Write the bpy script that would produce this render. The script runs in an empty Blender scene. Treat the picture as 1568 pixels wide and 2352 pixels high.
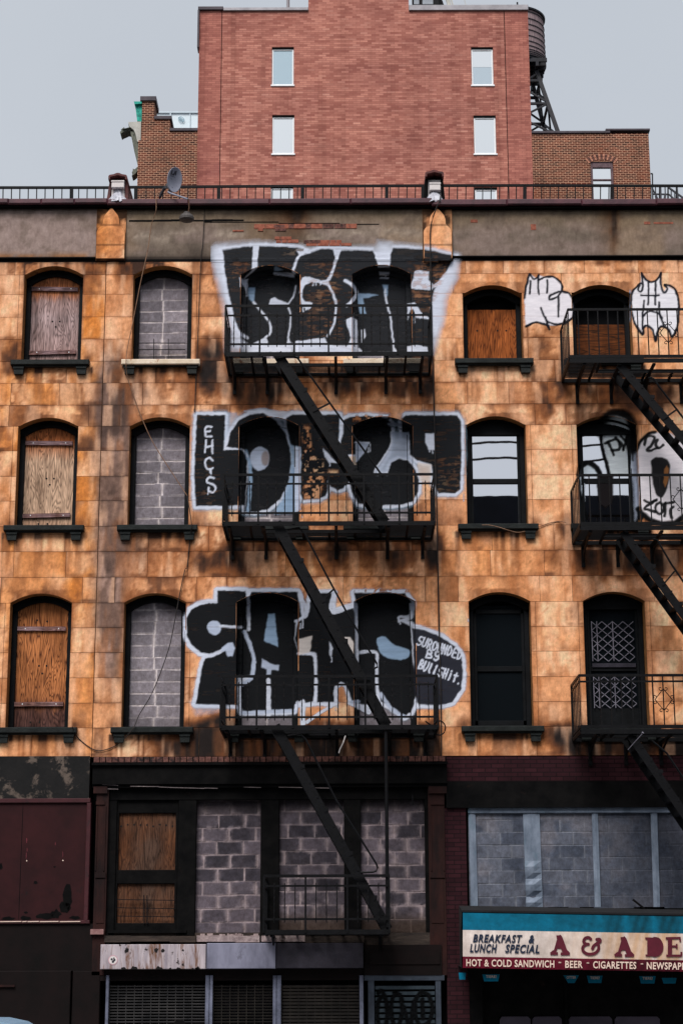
import bpy, math, random
import numpy as np
from mathutils import Vector, Matrix
from mathutils.geometry import delaunay_2d_cdt
random.seed(7)
SC = bpy.context.scene
COL = SC.collection
# ---------------------------------------------------------------- camera model (photo measured on a 1568 x 2352 grid)
F, CX, CY = 4260.0, 784.0, 1176.0
TH, ROLL = math.radians(14.15), math.radians(-0.18)
CAM = Vector((0, -30.2, 2.0))
RM = Matrix.Rotation(math.pi/2 + TH, 3, 'X') @ Matrix.Rotation(ROLL, 3, 'Z')
RN = np.array(RM)
def W(px, py, Y=0.0):
    d = RM @ Vector(((px-CX)/F, -(py-CY)/F, -1))
    return CAM + d*((Y-CAM.y)/d.y)
def Wn(px, py, Y):
    d = np.stack([(px-CX)/F, -(py-CY)/F, -np.ones_like(px)], -1) @ RN.T
    t = (Y-CAM.y)/d[..., 1]
    return np.array(CAM) + d*t[..., None]
def Pn(X, Y, Z):
    v = (np.stack([X, Y, Z], -1) - np.array(CAM)) @ RN
    return CX + F*v[..., 0]/-v[..., 2], CY - F*v[..., 1]/-v[..., 2]
def ZY(y, x=784, Y=0): return W(x, y, Y).z
def XX(x, y, Y=0): return W(x, y, Y).x
# ---------------------------------------------------------------- colours
def lin(c):
    c = c/255.0
    return c/12.92 if c <= 0.04045 else ((c+0.055)/1.055)**2.4
ALB = 1.12
def S(r, g, b, k=1.0): return (min(.9, lin(r)*ALB*k), min(.9, lin(g)*ALB*k), min(.9, lin(b)*ALB*k))
def Sn(a):
    a = np.clip(a, 0, 255)/255.0
    return np.clip(np.where(a <= 0.04045, a/12.92, ((a+0.055)/1.055)**2.4)*ALB, 0, .9)
# ---------------------------------------------------------------- numpy noise
def _h(i, j, s):
    n = (i.astype(np.int64)*374761393 + j.astype(np.int64)*668265263 + s*1442695041) & 0x7fffffff
    n = ((n ^ (n >> 13))*1274126177) & 0x7fffffff
    n = n ^ (n >> 16)
    return (n & 0xffff)/65535.0
def vn(x, y, s=0):
    i, j = np.floor(x), np.floor(y); fx, fy = x-i, y-j
    fx, fy = fx*fx*(3-2*fx), fy*fy*(3-2*fy)
    a, b, c, d = _h(i, j, s), _h(i+1, j, s), _h(i, j+1, s), _h(i+1, j+1, s)
    return (a*(1-fx)+b*fx)*(1-fy) + (c*(1-fx)+d*fx)*fy
def fbm(x, y, s=0, o=4):
    t, a, n = 0, .5, 0
    for k in range(o):
        t = t + a*vn(x*2**k+k*17.3, y*2**k-k*9.1, s+k*31); n += a; a *= .55
    return t/n
def sst(a, b, x):
    t = np.clip((x-a)/(b-a), 0, 1); return t*t*(3-2*t)
# ---------------------------------------------------------------- mesh builder
class MB:
    def __init__(s): s.v, s.f, s.m, s.c, s.uses = [], [], [], None, False
    def quad(s, a, b, c, d, mi=0):
        n = len(s.v); s.v += [a, b, c, d]; s.f.append((n, n+1, n+2, n+3)); s.m.append(mi)
    def face(s, pts, mi=0):
        n = len(s.v); s.v += list(pts); s.f.append(tuple(range(n, n+len(pts)))); s.m.append(mi)
    def box(s, x0, x1, y0, y1, z0, z1, mi=0):
        if x0 > x1: x0, x1 = x1, x0
        if y0 > y1: y0, y1 = y1, y0
        if z0 > z1: z0, z1 = z1, z0
        n = len(s.v)
        s.v += [(x0,y0,z0),(x1,y0,z0),(x1,y1,z0),(x0,y1,z0),(x0,y0,z1),(x1,y0,z1),(x1,y1,z1),(x0,y1,z1)]
        for q in ((0,1,5,4),(1,2,6,5),(2,3,7,6),(3,0,4,7),(4,5,6,7),(3,2,1,0)):
            s.f.append(tuple(n+i for i in q)); s.m.append(mi)
    def bbox(s, x0, x1, y0, y1, z0, z1, b=.01, mi=0):      # box with a chamfered front (camera side, y0)
        if x0 > x1: x0, x1 = x1, x0
        if z0 > z1: z0, z1 = z1, z0
        n = len(s.v)
        s.v += [(x0+b,y0,z0+b),(x1-b,y0,z0+b),(x1-b,y0,z1-b),(x0+b,y0,z1-b),
                (x0,y0+b,z0),(x1,y0+b,z0),(x1,y0+b,z1),(x0,y0+b,z1),(x0,y1,z0),(x1,y1,z0),(x1,y1,z1),(x0,y1,z1)]
        for q in ((0,1,2,3),(4,5,1,0),(5,6,2,1),(6,7,3,2),(7,4,0,3),(8,9,5,4),(9,10,6,5),(10,11,7,6),(11,8,4,7),(9,8,11,10)):
            s.f.append(tuple(n+i for i in q)); s.m.append(mi)
    def bar(s, p, q, w, h=None, mi=0, up=Vector((0,-1,0))):
        p, q = Vector(p), Vector(q); h = h or w
        d = (q-p).normalized(); u = up
        if abs(d.dot(u)) > .95: u = Vector((1,0,0))
        a = d.cross(u).normalized()*(w/2); b = a.cross(d).normalized()*(h/2)
        n = len(s.v)
        for e in (p, q):
            for k, l in ((-1,-1),(1,-1),(1,1),(-1,1)): s.v.append(tuple(e+a*k+b*l))
        for f in ((0,1,5,4),(1,2,6,5),(2,3,7,6),(3,0,4,7),(3,2,1,0),(4,5,6,7)):
            s.f.append(tuple(n+i for i in f)); s.m.append(mi)
    def tube(s, pts, r, k=6, mi=0, taper=None):
        pts = [Vector(p) for p in pts]; n0 = len(s.v); N = len(pts)
        for i, p in enumerate(pts):
            d = (pts[min(i+1, N-1)]-pts[max(i-1, 0)]).normalized()
            u = Vector((0,0,1)) if abs(d.z) < .9 else Vector((1,0,0))
            a = d.cross(u).normalized(); b = a.cross(d)
            rr = r if taper is None else r*taper[i]
            for j in range(k):
                t = 2*math.pi*j/k; s.v.append(tuple(p+a*math.cos(t)*rr+b*math.sin(t)*rr))
        for i in range(N-1):
            for j in range(k):
                j2 = (j+1) % k
                s.f.append((n0+i*k+j, n0+i*k+j2, n0+(i+1)*k+j2, n0+(i+1)*k+j)); s.m.append(mi)
        s.f.append(tuple(n0+j for j in range(k))[::-1]); s.m.append(mi)
        s.f.append(tuple(n0+(N-1)*k+j for j in range(k))); s.m.append(mi)
    def prism(s, poly, y0, y1, mi=0):                        # poly in (x, z), extruded along y
        n = len(s.v); k = len(poly)
        s.v += [(x, y0, z) for x, z in poly] + [(x, y1, z) for x, z in poly]
        s.f.append(tuple(range(n, n+k))); s.m.append(mi)
        s.f.append(tuple(range(n+2*k-1, n+k-1, -1))); s.m.append(mi)
        for i in range(k):
            j = (i+1) % k; s.f.append((n+i, n+k+i, n+k+j, n+j)); s.m.append(mi)
    def lathe(s, prof, cx, cy, k=20, mi=0):                  # prof = [(r, z)]
        n = len(s.v)
        for r, z in prof:
            for j in range(k):
                t = 2*math.pi*j/k; s.v.append((cx+r*math.cos(t), cy+r*math.sin(t), z))
        for i in range(len(prof)-1):
            for j in range(k):
                j2 = (j+1) % k
                s.f.append((n+i*k+j, n+i*k+j2, n+(i+1)*k+j2, n+(i+1)*k+j)); s.m.append(mi)
        s.f.append(tuple(n+j for j in range(k))[::-1]); s.m.append(mi)
        s.f.append(tuple(n+(len(prof)-1)*k+j for j in range(k))); s.m.append(mi)
    def build(s, name, mats, parent=None, smooth=False, col=None, loc=None):
        me = bpy.data.meshes.new(name)
        off = Vector((0,0,0)); p = parent
        while p is not None: off += p.location; p = p.parent
        if loc is not None: off += Vector(loc)
        v = np.array([tuple(q) for q in s.v], dtype=float) - np.array(off)
        me.from_pydata(v.tolist(), [], s.f)
        if not isinstance(mats, (list, tuple)): mats = [mats]
        for m in mats: me.materials.append(m)
        me.polygons.foreach_set('material_index', s.m)
        if smooth: me.polygons.foreach_set('use_smooth', [True]*len(s.f))
        if col is not None:
            a = me.attributes.new('tint', 'FLOAT_COLOR', 'POINT')
            a.data.foreach_set('color', np.ascontiguousarray(col, dtype=np.float32).ravel())
        me.validate(); me.update()
        o = bpy.data.objects.new(name, me); COL.objects.link(o)
        if loc is not None: o.location = loc
        if parent is not None: o.parent = parent
        return o
def empty(name, loc, label, cat, group=None):
    o = bpy.data.objects.new(name, None); COL.objects.link(o); o.location = loc
    o['label'] = label; o['category'] = cat
    if group: o['group'] = group
    return o
def tag(o, label, cat, group=None):
    o['label'] = label; o['category'] = cat
    if group: o['group'] = group
    return o
def struct(o): o['kind'] = 'structure'; return o
def pr(x0, y0, x1, y1, Y):                                   # photo-grid rectangle -> world rectangle on plane Y
    ym, xm = (y0+y1)/2, (x0+x1)/2
    return XX(x0, ym, Y), XX(x1, ym, Y), ZY(y1, xm, Y), ZY(y0, xm, Y)
def pbox(mb, x0, y0, x1, y1, Yf, Yb, mi=0, b=None):
    X0, X1, Z0, Z1 = pr(x0, y0, x1, y1, Yf)
    if b: mb.bbox(X0, X1, Yf, Yb, Z0, Z1, b, mi)
    else: mb.box(X0, X1, Yf, Yb, Z0, Z1, mi)
def holes_wall(mb, X0, X1, Z0, Z1, Y, holes, depth, mi=0, mr=0):
    xs = sorted({X0, X1, *[h[0] for h in holes], *[h[1] for h in holes]}); zs = sorted({Z0, Z1, *[h[2] for h in holes], *[h[3] for h in holes]})
    xs = [x for x in xs if X0 <= x <= X1]; zs = [z for z in zs if Z0 <= z <= Z1]
    for a, b in zip(xs, xs[1:]):
        for c, d in zip(zs, zs[1:]):
            xm, zm = (a+b)/2, (c+d)/2
            if any(h[0] < xm < h[1] and h[2] < zm < h[3] for h in holes): continue
            mb.quad((a,Y,c),(b,Y,c),(b,Y,d),(a,Y,d), mi)
    for a, b, c, d in holes:
        e = Y+depth
        mb.quad((a,Y,c),(a,Y,d),(a,e,d),(a,e,c), mr); mb.quad((b,Y,c),(b,e,c),(b,e,d),(b,Y,d), mr)
        mb.quad((a,Y,d),(b,Y,d),(b,e,d),(a,e,d), mr); mb.quad((a,Y,c),(a,e,c),(b,e,c),(b,Y,c), mr)
# ---------------------------------------------------------------- materials
def nmat(name, rough=.8, metal=0.0, spec=.3):
    m = bpy.data.materials.new(name); m.use_nodes = True
    nt = m.node_tree; b = nt.nodes['Principled BSDF']
    b.inputs['Roughness'].default_value = rough; b.inputs['Metallic'].default_value = metal
    b.inputs['Specular IOR Level'].default_value = spec
    return m, nt, b
def N(nt, t, **kw):
    n = nt.nodes.new(t)
    for k, v in kw.items():
        if k.startswith('i_'): n.inputs[int(k[2:])].default_value = v
        else: setattr(n, k, v)
    return n
def coords(nt, scale=(1,1,1), flat=False):
    tc = N(nt, 'ShaderNodeTexCoord'); mp = N(nt, 'ShaderNodeMapping'); mp.inputs['Scale'].default_value = scale
    if flat:
        sp = N(nt, 'ShaderNodeSeparateXYZ'); cb = N(nt, 'ShaderNodeCombineXYZ')
        nt.links.new(tc.outputs['Object'], sp.inputs[0]); nt.links.new(sp.outputs[0], cb.inputs[0]); nt.links.new(sp.outputs[2], cb.inputs[1])
        nt.links.new(cb.outputs[0], mp.inputs[0])
    else: nt.links.new(tc.outputs['Object'], mp.inputs[0])
    return mp.outputs[0]
def noise(nt, vec, scale, detail=4, rough=.6, dist=0):
    n = N(nt, 'ShaderNodeTexNoise'); n.inputs['Scale'].default_value = scale; n.inputs['Detail'].default_value = detail
    n.inputs['Roughness'].default_value = rough; n.inputs['Distortion'].default_value = dist
    nt.links.new(vec, n.inputs['Vector']); return n.outputs['Fac']
def ramp(nt, fac, stops, interp='LINEAR'):
    r = N(nt, 'ShaderNodeValToRGB'); r.color_ramp.interpolation = interp
    e = r.color_ramp.elements
    while len(e) < len(stops): e.new(.5)
    for el, (p, c) in zip(e, stops): el.position = p; el.color = (*c, 1) if len(c) == 3 else c
    nt.links.new(fac, r.inputs[0]); return r.outputs[0]
def mix(nt, fac, a, b, mode='MIX'):
    m = N(nt, 'ShaderNodeMix', data_type='RGBA', blend_type=mode)
    for v, i in ((fac, 0), (a, 6), (b, 7)):
        if isinstance(v, (float, int)): m.inputs[i].default_value = v
        elif isinstance(v, tuple): m.inputs[i].default_value = (*v, 1)
        else: nt.links.new(v, m.inputs[i])
    return m.outputs[2]
def bump(nt, b, h, strength=.3, dist=.01):
    n = N(nt, 'ShaderNodeBump'); n.inputs['Strength'].default_value = strength; n.inputs['Distance'].default_value = dist
    nt.links.new(h, n.inputs['Height']); nt.links.new(n.outputs[0], b.inputs['Normal'])
def simple(name, c1, c2, scale=6, rough=.8, metal=0, spec=.3, bs=.2, stretch=(1,1,1), p=(.35,.65), c3=None, s3=3, p3=(.58,.68), bd=.01):
    m, nt, b = nmat(name, rough, metal, spec)
    v = coords(nt, stretch); n = noise(nt, v, scale, 5, .65)
    c = ramp(nt, n, [(p[0], c1), (p[1], c2)])
    if c3: c = mix(nt, ramp(nt, noise(nt, v, s3, 6, .7, .4), [(p3[0], (0,0,0)), (p3[1], (1,1,1))]), c, c3)
    nt.links.new(c, b.inputs['Base Color'])
    if bs: bump(nt, b, noise(nt, v, scale*4, 4), bs, bd)
    return m
def attr_mat(name, rough=.85, bs=.35, nscale=9, spec=.2):
    m, nt, b = nmat(name, rough, 0, spec)
    a = N(nt, 'ShaderNodeAttribute', attribute_name='tint')
    v = coords(nt); n = noise(nt, v, nscale, 8, .7); n2 = noise(nt, coords(nt, (1,1,.35)), nscale*3, 4, .7)
    c = mix(nt, 1.0, a.outputs['Color'], ramp(nt, n, [(.25, (.70,.66,.63)), (.68, (1.26,1.26,1.26))]), 'MULTIPLY')
    c = mix(nt, .8, c, ramp(nt, n2, [(.3, (.78,.76,.74)), (.7, (1.15,1.15,1.15))]), 'MULTIPLY')
    nt.links.new(c, b.inputs['Base Color']); bump(nt, b, n, bs, .012)
    return m
M = {}
M['stone'] = attr_mat('sandstone_blocks')
M['stucco'] = attr_mat('parapet_render', nscale=6, bs=.5)
def paint_mat():
    m, nt, b = nmat('spray_paint', .7, 0, .08)
    a = N(nt, 'ShaderNodeAttribute', attribute_name='tint')
    v = coords(nt, (1,1,5)); n = noise(nt, v, 3.0, 5, .7)
    c = mix(nt, 1.0, a.outputs['Color'], ramp(nt, n, [(.3, (.82,.82,.84)), (.7, (1.1,1.1,1.1))]), 'MULTIPLY')
    nt.links.new(c, b.inputs['Base Color']); nt.links.new(a.outputs['Alpha'], b.inputs['Alpha'])
    return m
M['paint'] = paint_mat()
M['black'] = simple('black_weathered_paint', S(8,9,11), S(17,19,22), 5, .6, 0, .12, .25, c3=S(46,48,54), s3=9, p3=(.66,.74))
M['sill'] = simple('black_green_sill_paint', S(14,18,18), S(30,34,33), 6, .6, 0, .2, .5, c3=S(72,72,66), s3=10, p3=(.68,.78))
M['cream'] = simple('peeling_cream_sill', S(205,185,160), S(225,208,188), 6, .8, bs=.4, c3=S(150,88,50), s3=7, p3=(.55,.66))
M['iron'] = simple('black_painted_iron', S(8,8,10), S(15,15,18), 8, .55, 0, .14, .3, c3=S(26,20,18), s3=5, p3=(.62,.72))
M['soot'] = simple('soot_black_wood', S(9,9,10), S(19,18,18), 4, .8, 0, .05, .4, c3=S(34,25,23), s3=3.5, p3=(.64,.77))
M['mortard'] = simple('soiled_mortar', S(82,75,76), S(130,118,118), 5, .95, bs=.5, c3=S(172,156,152), s3=5, p3=(.6,.7))
M['mortarb'] = simple('blue_grey_mortar', S(70,76,90), S(116,120,132), 5, .95, bs=.3)
M['mortar'] = simple('pale_mortar', S(160,152,154), S(210,202,202), 12, .95, bs=.5)
def cmu_mat(name, c1, c2, sm, amt=.56):
    m, nt, b = nmat(name, .95, 0, .1)
    v = coords(nt); n = noise(nt, v, 2.2, 6, .7)
    c = ramp(nt, n, [(.3, c1), (.7, c2)])
    g = noise(nt, v, 60, 3, .7); c = mix(nt, .7, c, ramp(nt, g, [(.3, (.75,.75,.75)), (.7, (1.2,1.2,1.2))]), 'MULTIPLY')
    c = mix(nt, ramp(nt, noise(nt, coords(nt, (1,1,.6)), 3.5, 7, .72, .6), [(amt, (0,0,0)), (amt+.14, (.8,.8,.8))]), c, sm)
    nt.links.new(c, b.inputs['Base Color']); bump(nt, b, g, .5, .006); return m
M['cmu'] = cmu_mat('grey_concrete_block', S(98,94,101), S(130,125,131), S(166,158,160), .60)
M['cmud'] = cmu_mat('smeared_concrete_block', S(54,51,55), S(90,83,86), S(134,120,120), .50)
M['cmub'] = cmu_mat('painted_blue_grey_block', S(50,56,66), S(74,79,90), S(98,98,104), .62)
def wood_mat(name, warm, dark, grey, horiz=False, grad=None, gamt=.5):
    m, nt, b = nmat(name, .85, 0, .12)
    st = (4.2,4.2,.5) if not horiz else (.42,3.2,3.2)
    v = coords(nt, st); n = noise(nt, v, 1.15, 3, .5, .5)
    k = N(nt, 'ShaderNodeMath', operation='MULTIPLY'); k.inputs[1].default_value = 21; nt.links.new(n, k.inputs[0])
    pp = N(nt, 'ShaderNodeMath', operation='PINGPONG'); pp.inputs[1].default_value = .5; nt.links.new(k.outputs[0], pp.inputs[0])
    fine = noise(nt, coords(nt, (75,75,2.0) if not horiz else (2.5,60,60)), 1, 4, .6)
    c = ramp(nt, pp.outputs[0], [(.0, dark), (.26, warm), (.5, tuple(min(.9, x*1.12) for x in warm))])
    # weathered grey face wood where the board is not sheltered
    tc = N(nt, 'ShaderNodeTexCoord'); sp = N(nt, 'ShaderNodeSeparateXYZ'); nt.links.new(tc.outputs['Generated'], sp.inputs[0])
    ad = N(nt, 'ShaderNodeMath', operation='MULTIPLY_ADD'); ad.inputs[1].default_value = .16; nt.links.new(noise(nt, coords(nt, (9,9,.8)), 1, 4, .6), ad.inputs[0]); nt.links.new(sp.outputs[2], ad.inputs[2])
    gc = ramp(nt, pp.outputs[0], [(.0, tuple(x*.45 for x in grey)), (.28, grey), (.5, tuple(min(.9, x*1.2) for x in grey))])
    if grad: c = mix(nt, ramp(nt, ad.outputs[0], grad), c, gc)
    else: c = mix(nt, ramp(nt, noise(nt, coords(nt, (1.5,1.5,.6)), 1.3, 5, .6), [(gamt-.1, (0,0,0)), (gamt+.14, (1,1,1))]), c, gc)
    c = mix(nt, .8, c, ramp(nt, fine, [(.32, (.48,.45,.43)), (.68, (1.3,1.29,1.28))]), 'MULTIPLY')
    c = mix(nt, .7, c, ramp(nt, noise(nt, coords(nt, (2.5,2.5,.8)), 1.3, 6, .7), [(.36, (.36,.32,.30)), (.58, (1.12,1.12,1.12))]), 'MULTIPLY')
    nt.links.new(c, b.inputs['Base Color']); bump(nt, b, pp.outputs[0], .25, .006); return m
G_ = lambda *a: [(p, (v,)*3) for p, v in a]
M['ply1'] = wood_mat('plywood_greyed', S(196,122,76), S(112,66,42), S(170,148,148), grad=G_((.0,.8),(.62,1),(.80,.85),(.90,.05)))
M['ply2'] = wood_mat('plywood_tan', S(186,112,68), S(104,60,38), S(204,172,146), grad=G_((.0,.5),(.2,1),(.74,.95),(.92,.0)))
M['ply3'] = wood_mat('plywood_rust', S(186,118,72), S(80,44,30), S(84,60,58), grad=G_((.0,1),(.20,.9),(.32,.1),(.45,.0)))
M['ply4'] = wood_mat('plywood_orange', S(158,88,44), S(98,50,26), S(62,40,32), gamt=.66)
M['ply5'] = wood_mat('plywood_dark_brown', S(92,50,24), S(44,26,16), S(44,30,22), horiz=True, gamt=.6)
M['ply6'] = wood_mat('plywood_ochre', S(104,66,44), S(64,40,29), S(80,60,50), gamt=.5)
M['batten'] = wood_mat('weathered_batten', S(132,96,88), S(76,54,48), S(140,116,120), horiz=True, gamt=.45)
M['hole'] = simple('dark_hole', (.008,.007,.007), (.012,.01,.01), 5, .9, bs=0)
M['void'] = simple('dark_interior', (.006,.006,.007), (.01,.01,.011), 2, .9, bs=0, spec=.05)
def glass_mat(name, base, metal, rough, wav=.02):
    m, nt, b = nmat(name, rough, metal, .6 if metal else .12)
    b.inputs['Base Color'].default_value = (*base, 1)
    bump(nt, b, noise(nt, coords(nt), 1.6, 2), wav, .05); return m
M['glass'] = glass_mat('old_window_glass', (.78,.78,.81), 1.0, .008, .004)
M['glassd'] = glass_mat('dark_window_glass', (.006,.008,.010), .0, .06)
M['glassw'] = glass_mat('pale_window_glass', (.97,.98,.97), 1.0, .08)
M['white'] = simple('white_window_frame', S(226,228,232), S(238,238,240), 6, .5, bs=.05)
M['maroon'] = simple('maroon_coping_paint', S(58,32,40), S(84,46,54), 4, .5, 0, .4, .3, c3=S(42,30,36), s3=6, p3=(.6,.7))
M['maroonp'] = simple('maroon_panel_paint', S(38,16,18), S(50,21,23), 2.0, .6, 0, .14, .15, c3=S(26,20,22), s3=2.6, p3=(.66,.72))
M['maroonr'] = simple('old_red_paint_run', S(82,30,38), S(104,40,48), 8, .6, bs=0)
M['brownp'] = simple('dark_brown_panel_paint', S(14,11,11), S(23,15,15), 2, .65, 0, .1, .2)
M['pilaster'] = simple('painted_timber_pilaster', S(26,15,15), S(48,25,22), 5, .65, 0, .14, .4, stretch=(1,1,.3), c3=S(104,66,44), s3=9, p3=(.68,.75))
M['silver'] = simple('silver_roof_paint', S(160,160,170), S(205,204,212), 5, .55, .1, .4, .9, bd=.05, c3=S(70,68,76), s3=7, p3=(.6,.68))
M['offwhite'] = simple('offwhite_box_paint', S(196,188,186), S(216,208,206), 6, .6, bs=.1)
M['tile'] = simple('dark_clay_tile', S(66,34,34), S(104,52,48), 8, .6, bs=.4, c3=S(40,28,30), s3=6, p3=(.55,.66))
def brick_mat(name, c1, c2, mo, bw, rh, ms, tone, tscale, stain, sp=(.58,.75), bias=0., fine=None, mort2=None):
    m, nt, b = nmat(name, .9, 0, .15)
    v = coords(nt, (1,1,1), True)
    t = N(nt, 'ShaderNodeTexBrick'); t.offset = .5
    t.inputs['Color1'].default_value = (*c1,1); t.inputs['Color2'].default_value = (*c2,1); t.inputs['Mortar'].default_value = (*mo,1)
    t.inputs['Scale'].default_value = 1; t.inputs['Brick Width'].default_value = bw; t.inputs['Row Height'].default_value = rh
    t.inputs['Mortar Size'].default_value = ms; t.inputs['Mortar Smooth'].default_value = .3; t.inputs['Bias'].default_value = bias
    nt.links.new(v, t.inputs['Vector'])
    c = t.outputs['Color']
    if fine:     # bricks of a third colour, one by one
        t2 = N(nt, 'ShaderNodeTexBrick'); t2.offset = .5
        t2.inputs['Color1'].default_value = (0,0,0,1); t2.inputs['Color2'].default_value = (1,1,1,1); t2.inputs['Mortar'].default_value = (0,0,0,1)
        t2.inputs['Scale'].default_value = 1; t2.inputs['Brick Width'].default_value = bw; t2.inputs['Row Height'].default_value = rh
        t2.inputs['Mortar Size'].default_value = ms; t2.inputs['Bias'].default_value = -.3
        mp = N(nt, 'ShaderNodeMapping'); mp.inputs['Location'].default_value = (bw*40, rh*52, 0)
        nt.links.new(v, mp.inputs[0]); nt.links.new(mp.outputs[0], t2.inputs['Vector'])
        nn = noise(nt, v, 1.1, 4, .6)
        f = N(nt, 'ShaderNodeMath', operation='MULTIPLY'); nt.links.new(ramp(nt, t2.outputs['Color'], [(.55, (0,0,0)), (.85, (1,1,1))]), f.inputs[0]); nt.links.new(ramp(nt, nn, [(.35, (.2,.2,.2)), (.65, (1,1,1))]), f.inputs[1])
        c = mix(nt, f.outputs[0], c, fine)
    c = mix(nt, .9, c, ramp(nt, noise(nt, coords(nt, (1,1,1.6), False), tscale, 6, .65), [(.3, tone[0]), (.7, tone[1])]), 'MULTIPLY')
    c = mix(nt, ramp(nt, noise(nt, coords(nt, (1,1,.8)), tscale*.8, 6, .7, .5), [(sp[0], (0,0,0)), (sp[1], (.75,.75,.75))]), c, stain)
    c = mix(nt, .8, c, ramp(nt, noise(nt, coords(nt, (2.2,2.2,.09)), 1, 5, .65), [(.32, (.70,.66,.66)), (.52, (1.04,1.04,1.04))]), 'MULTIPLY')
    c = mix(nt, .5, c, ramp(nt, noise(nt, coords(nt, (.5,.5,2.4)), 1, 5, .65), [(.34, (.72,.66,.68)), (.56, (1.06,1.06,1.06))]), 'MULTIPLY')
    nt.links.new(c, b.inputs['Base Color']); bump(nt, b, t.outputs['Fac'], -.4, .01); return m
M['tower'] = brick_mat('red_tower_brick', S(146,90,79), S(184,126,110), S(134,86,76), .203, .06, .0045, ((.80,.76,.80), (1.12,1.1,1.08)), .35, S(132,80,80), (.58,.82), fine=S(208,156,138))
M['tower2'] = brick_mat('red_corner_brick', S(146,90,80), S(176,116,102), S(130,82,74), .203, .06, .0045, ((.82,.76,.78), (1.08,1.04,1.02)), .45, S(130,76,78), (.56,.80), fine=S(186,132,116))
M['brownb'] = brick_mat('old_brown_brick', S(48,28,26), S(104,56,42), S(192,152,126), .26, .095, .0115, ((.74,.70,.68), (1.22,1.17,1.14)), .42, S(140,70,44), (.54,.72), fine=S(128,64,42))
M['marbrick'] = brick_mat('maroon_painted_brick', S(44,20,26), S(58,28,34), S(26,13,17), .21, .07, .008, ((.6,.6,.6), (1.1,1.1,1.1)), 1.2, S(104,44,58), (.66,.8))
M['redbrick'] = simple('bare_red_brick', S(120,66,52), S(160,96,76), 14, .9, bs=.4, c3=S(92,66,60), s3=9, p3=(.58,.66))
M['brickrow'] = simple('sooty_brick_end', S(70,44,40), S(118,78,70), 16, .9, bs=.4, c3=S(38,30,30), s3=5, p3=(.5,.62))
M['signmetal'] = simple('white_sign_metal', S(96,96,112), S(132,132,150), 3, .6, .1, .2, .2, stretch=(1,1,.4), c3=S(74,72,84), s3=4, p3=(.6,.72))
def rust_mat():
    m, nt, b = nmat('rusted_sign_metal', .6, .1, .3)
    v = coords(nt, (1.6,1.6,.22)); c = ramp(nt, noise(nt, v, 6, 5, .6), [(.35, S(140,130,138)), (.65, S(190,178,182))])
    c = mix(nt, ramp(nt, noise(nt, v, 5.5, 7, .7, .5), [(.49, (0,0,0)), (.62, (.95,.95,.95))]), c, S(104,66,38))
    c = mix(nt, ramp(nt, noise(nt, coords(nt, (1,1,.7)), 6, 6, .7, .4), [(.60, (0,0,0)), (.64, (1,1,1))]), c, S(34,24,20))
    nt.links.new(c, b.inputs['Base Color']); return m
M['rust'] = rust_mat()
M['signgrey'] = simple('soiled_grey_sign_metal', S(40,38,45), S(58,55,64), 3, .65, .1, .15, .2, c3=S(110,98,106), s3=5, p3=(.68,.76))
M['strap'] = simple('blue_grey_painted_strap', S(84,95,110), S(124,134,150), 4, .6, 0, .3, .3, stretch=(1,1,.5), c3=S(86,112,126), s3=2, p3=(.55,.7))
M['post'] = simple('galvanised_post', S(78,82,98), S(116,120,140), 5, .55, .2, .4, .1)
M['shutter'] = simple('roller_shutter_slat', S(34,34,36), S(58,56,56), 3, .65, .1, .15, .2)
M['shutterb'] = simple('blue_grey_shutter_slat', S(34,42,48), S(58,68,76), 3, .65, .1, .15, .2)
M['slatd'] = simple('brown_grille_slat', S(26,24,23), S(44,40,37), 3, .65, .1, .15, .2)
M['teal'] = simple('teal_awning_fabric', S(3,84,110), S(5,100,128), 3, .8, 0, .1, .15, c3=S(4,58,76), s3=1.1, p3=(.5,.72))
M['awhite'] = simple('cream_awning_fabric', S(196,178,170), S(212,196,186), 3, .8, bs=.1, c3=S(186,150,112), s3=1.2, p3=(.55,.75))
M['awine'] = simple('wine_awning_fabric', S(88,20,38), S(104,26,46), 3, .8, bs=.1)
M['awdark'] = simple('awning_lining', S(20,20,22), S(28,27,29), 3, .9, bs=.1)
M['navy'] = simple('navy_lettering', S(18,30,52), S(24,36,58), 8, .7, bs=0)
M['winel'] = simple('wine_lettering', S(76,16,32), S(88,20,38), 8, .7, bs=0)
M['creaml'] = simple('cream_lettering', S(214,188,172), S(224,200,186), 8, .7, bs=0)
M['dish'] = simple('grey_dish_paint', S(112,114,128), S(134,136,150), 4, .45, 0, .4, .05)
M['dishd'] = simple('dark_dish_marking', S(44,44,52), S(54,54,62), 4, .6, bs=0)
M['dmetal'] = simple('dark_metal', S(40,40,46), S(58,58,64), 6, .5, .2, .4, .1)
M['cable'] = simple('old_cable', S(30,26,26), S(48,42,40), 10, .7, bs=0)
M['cablet'] = simple('tan_cable', S(104,76,58), S(138,106,84), 10, .7, bs=0)
M['copper'] = simple('green_copper', S(8,120,106), S(40,160,142), 6, .6, .1, .3, .4, c3=S(10,70,66), s3=5)
M['stoneg'] = simple('grey_green_stone', S(80,84,76), S(112,114,102), 5, .9, bs=.6, c3=S(46,48,46), s3=5)
M['stonew'] = simple('pale_cornice_stone', S(158,156,150), S(184,182,174), 3, .9, bs=.3)
M['coping'] = simple('dark_parapet_coping', S(58,52,58), S(78,70,76), 3, .6, .1, .3, .2)
M['copingg'] = simple('grey_metal_coping', S(126,122,126), S(150,146,150), 3, .5, .3, .4, .1)
M['paleg'] = simple('pale_glass_panel', S(204,216,222), S(212,222,228), 2, .25, 0, .5, .0)
M['palel'] = simple('thin_grey_joint', S(186,198,206), S(190,202,210), 4, .6, bs=0)
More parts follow.
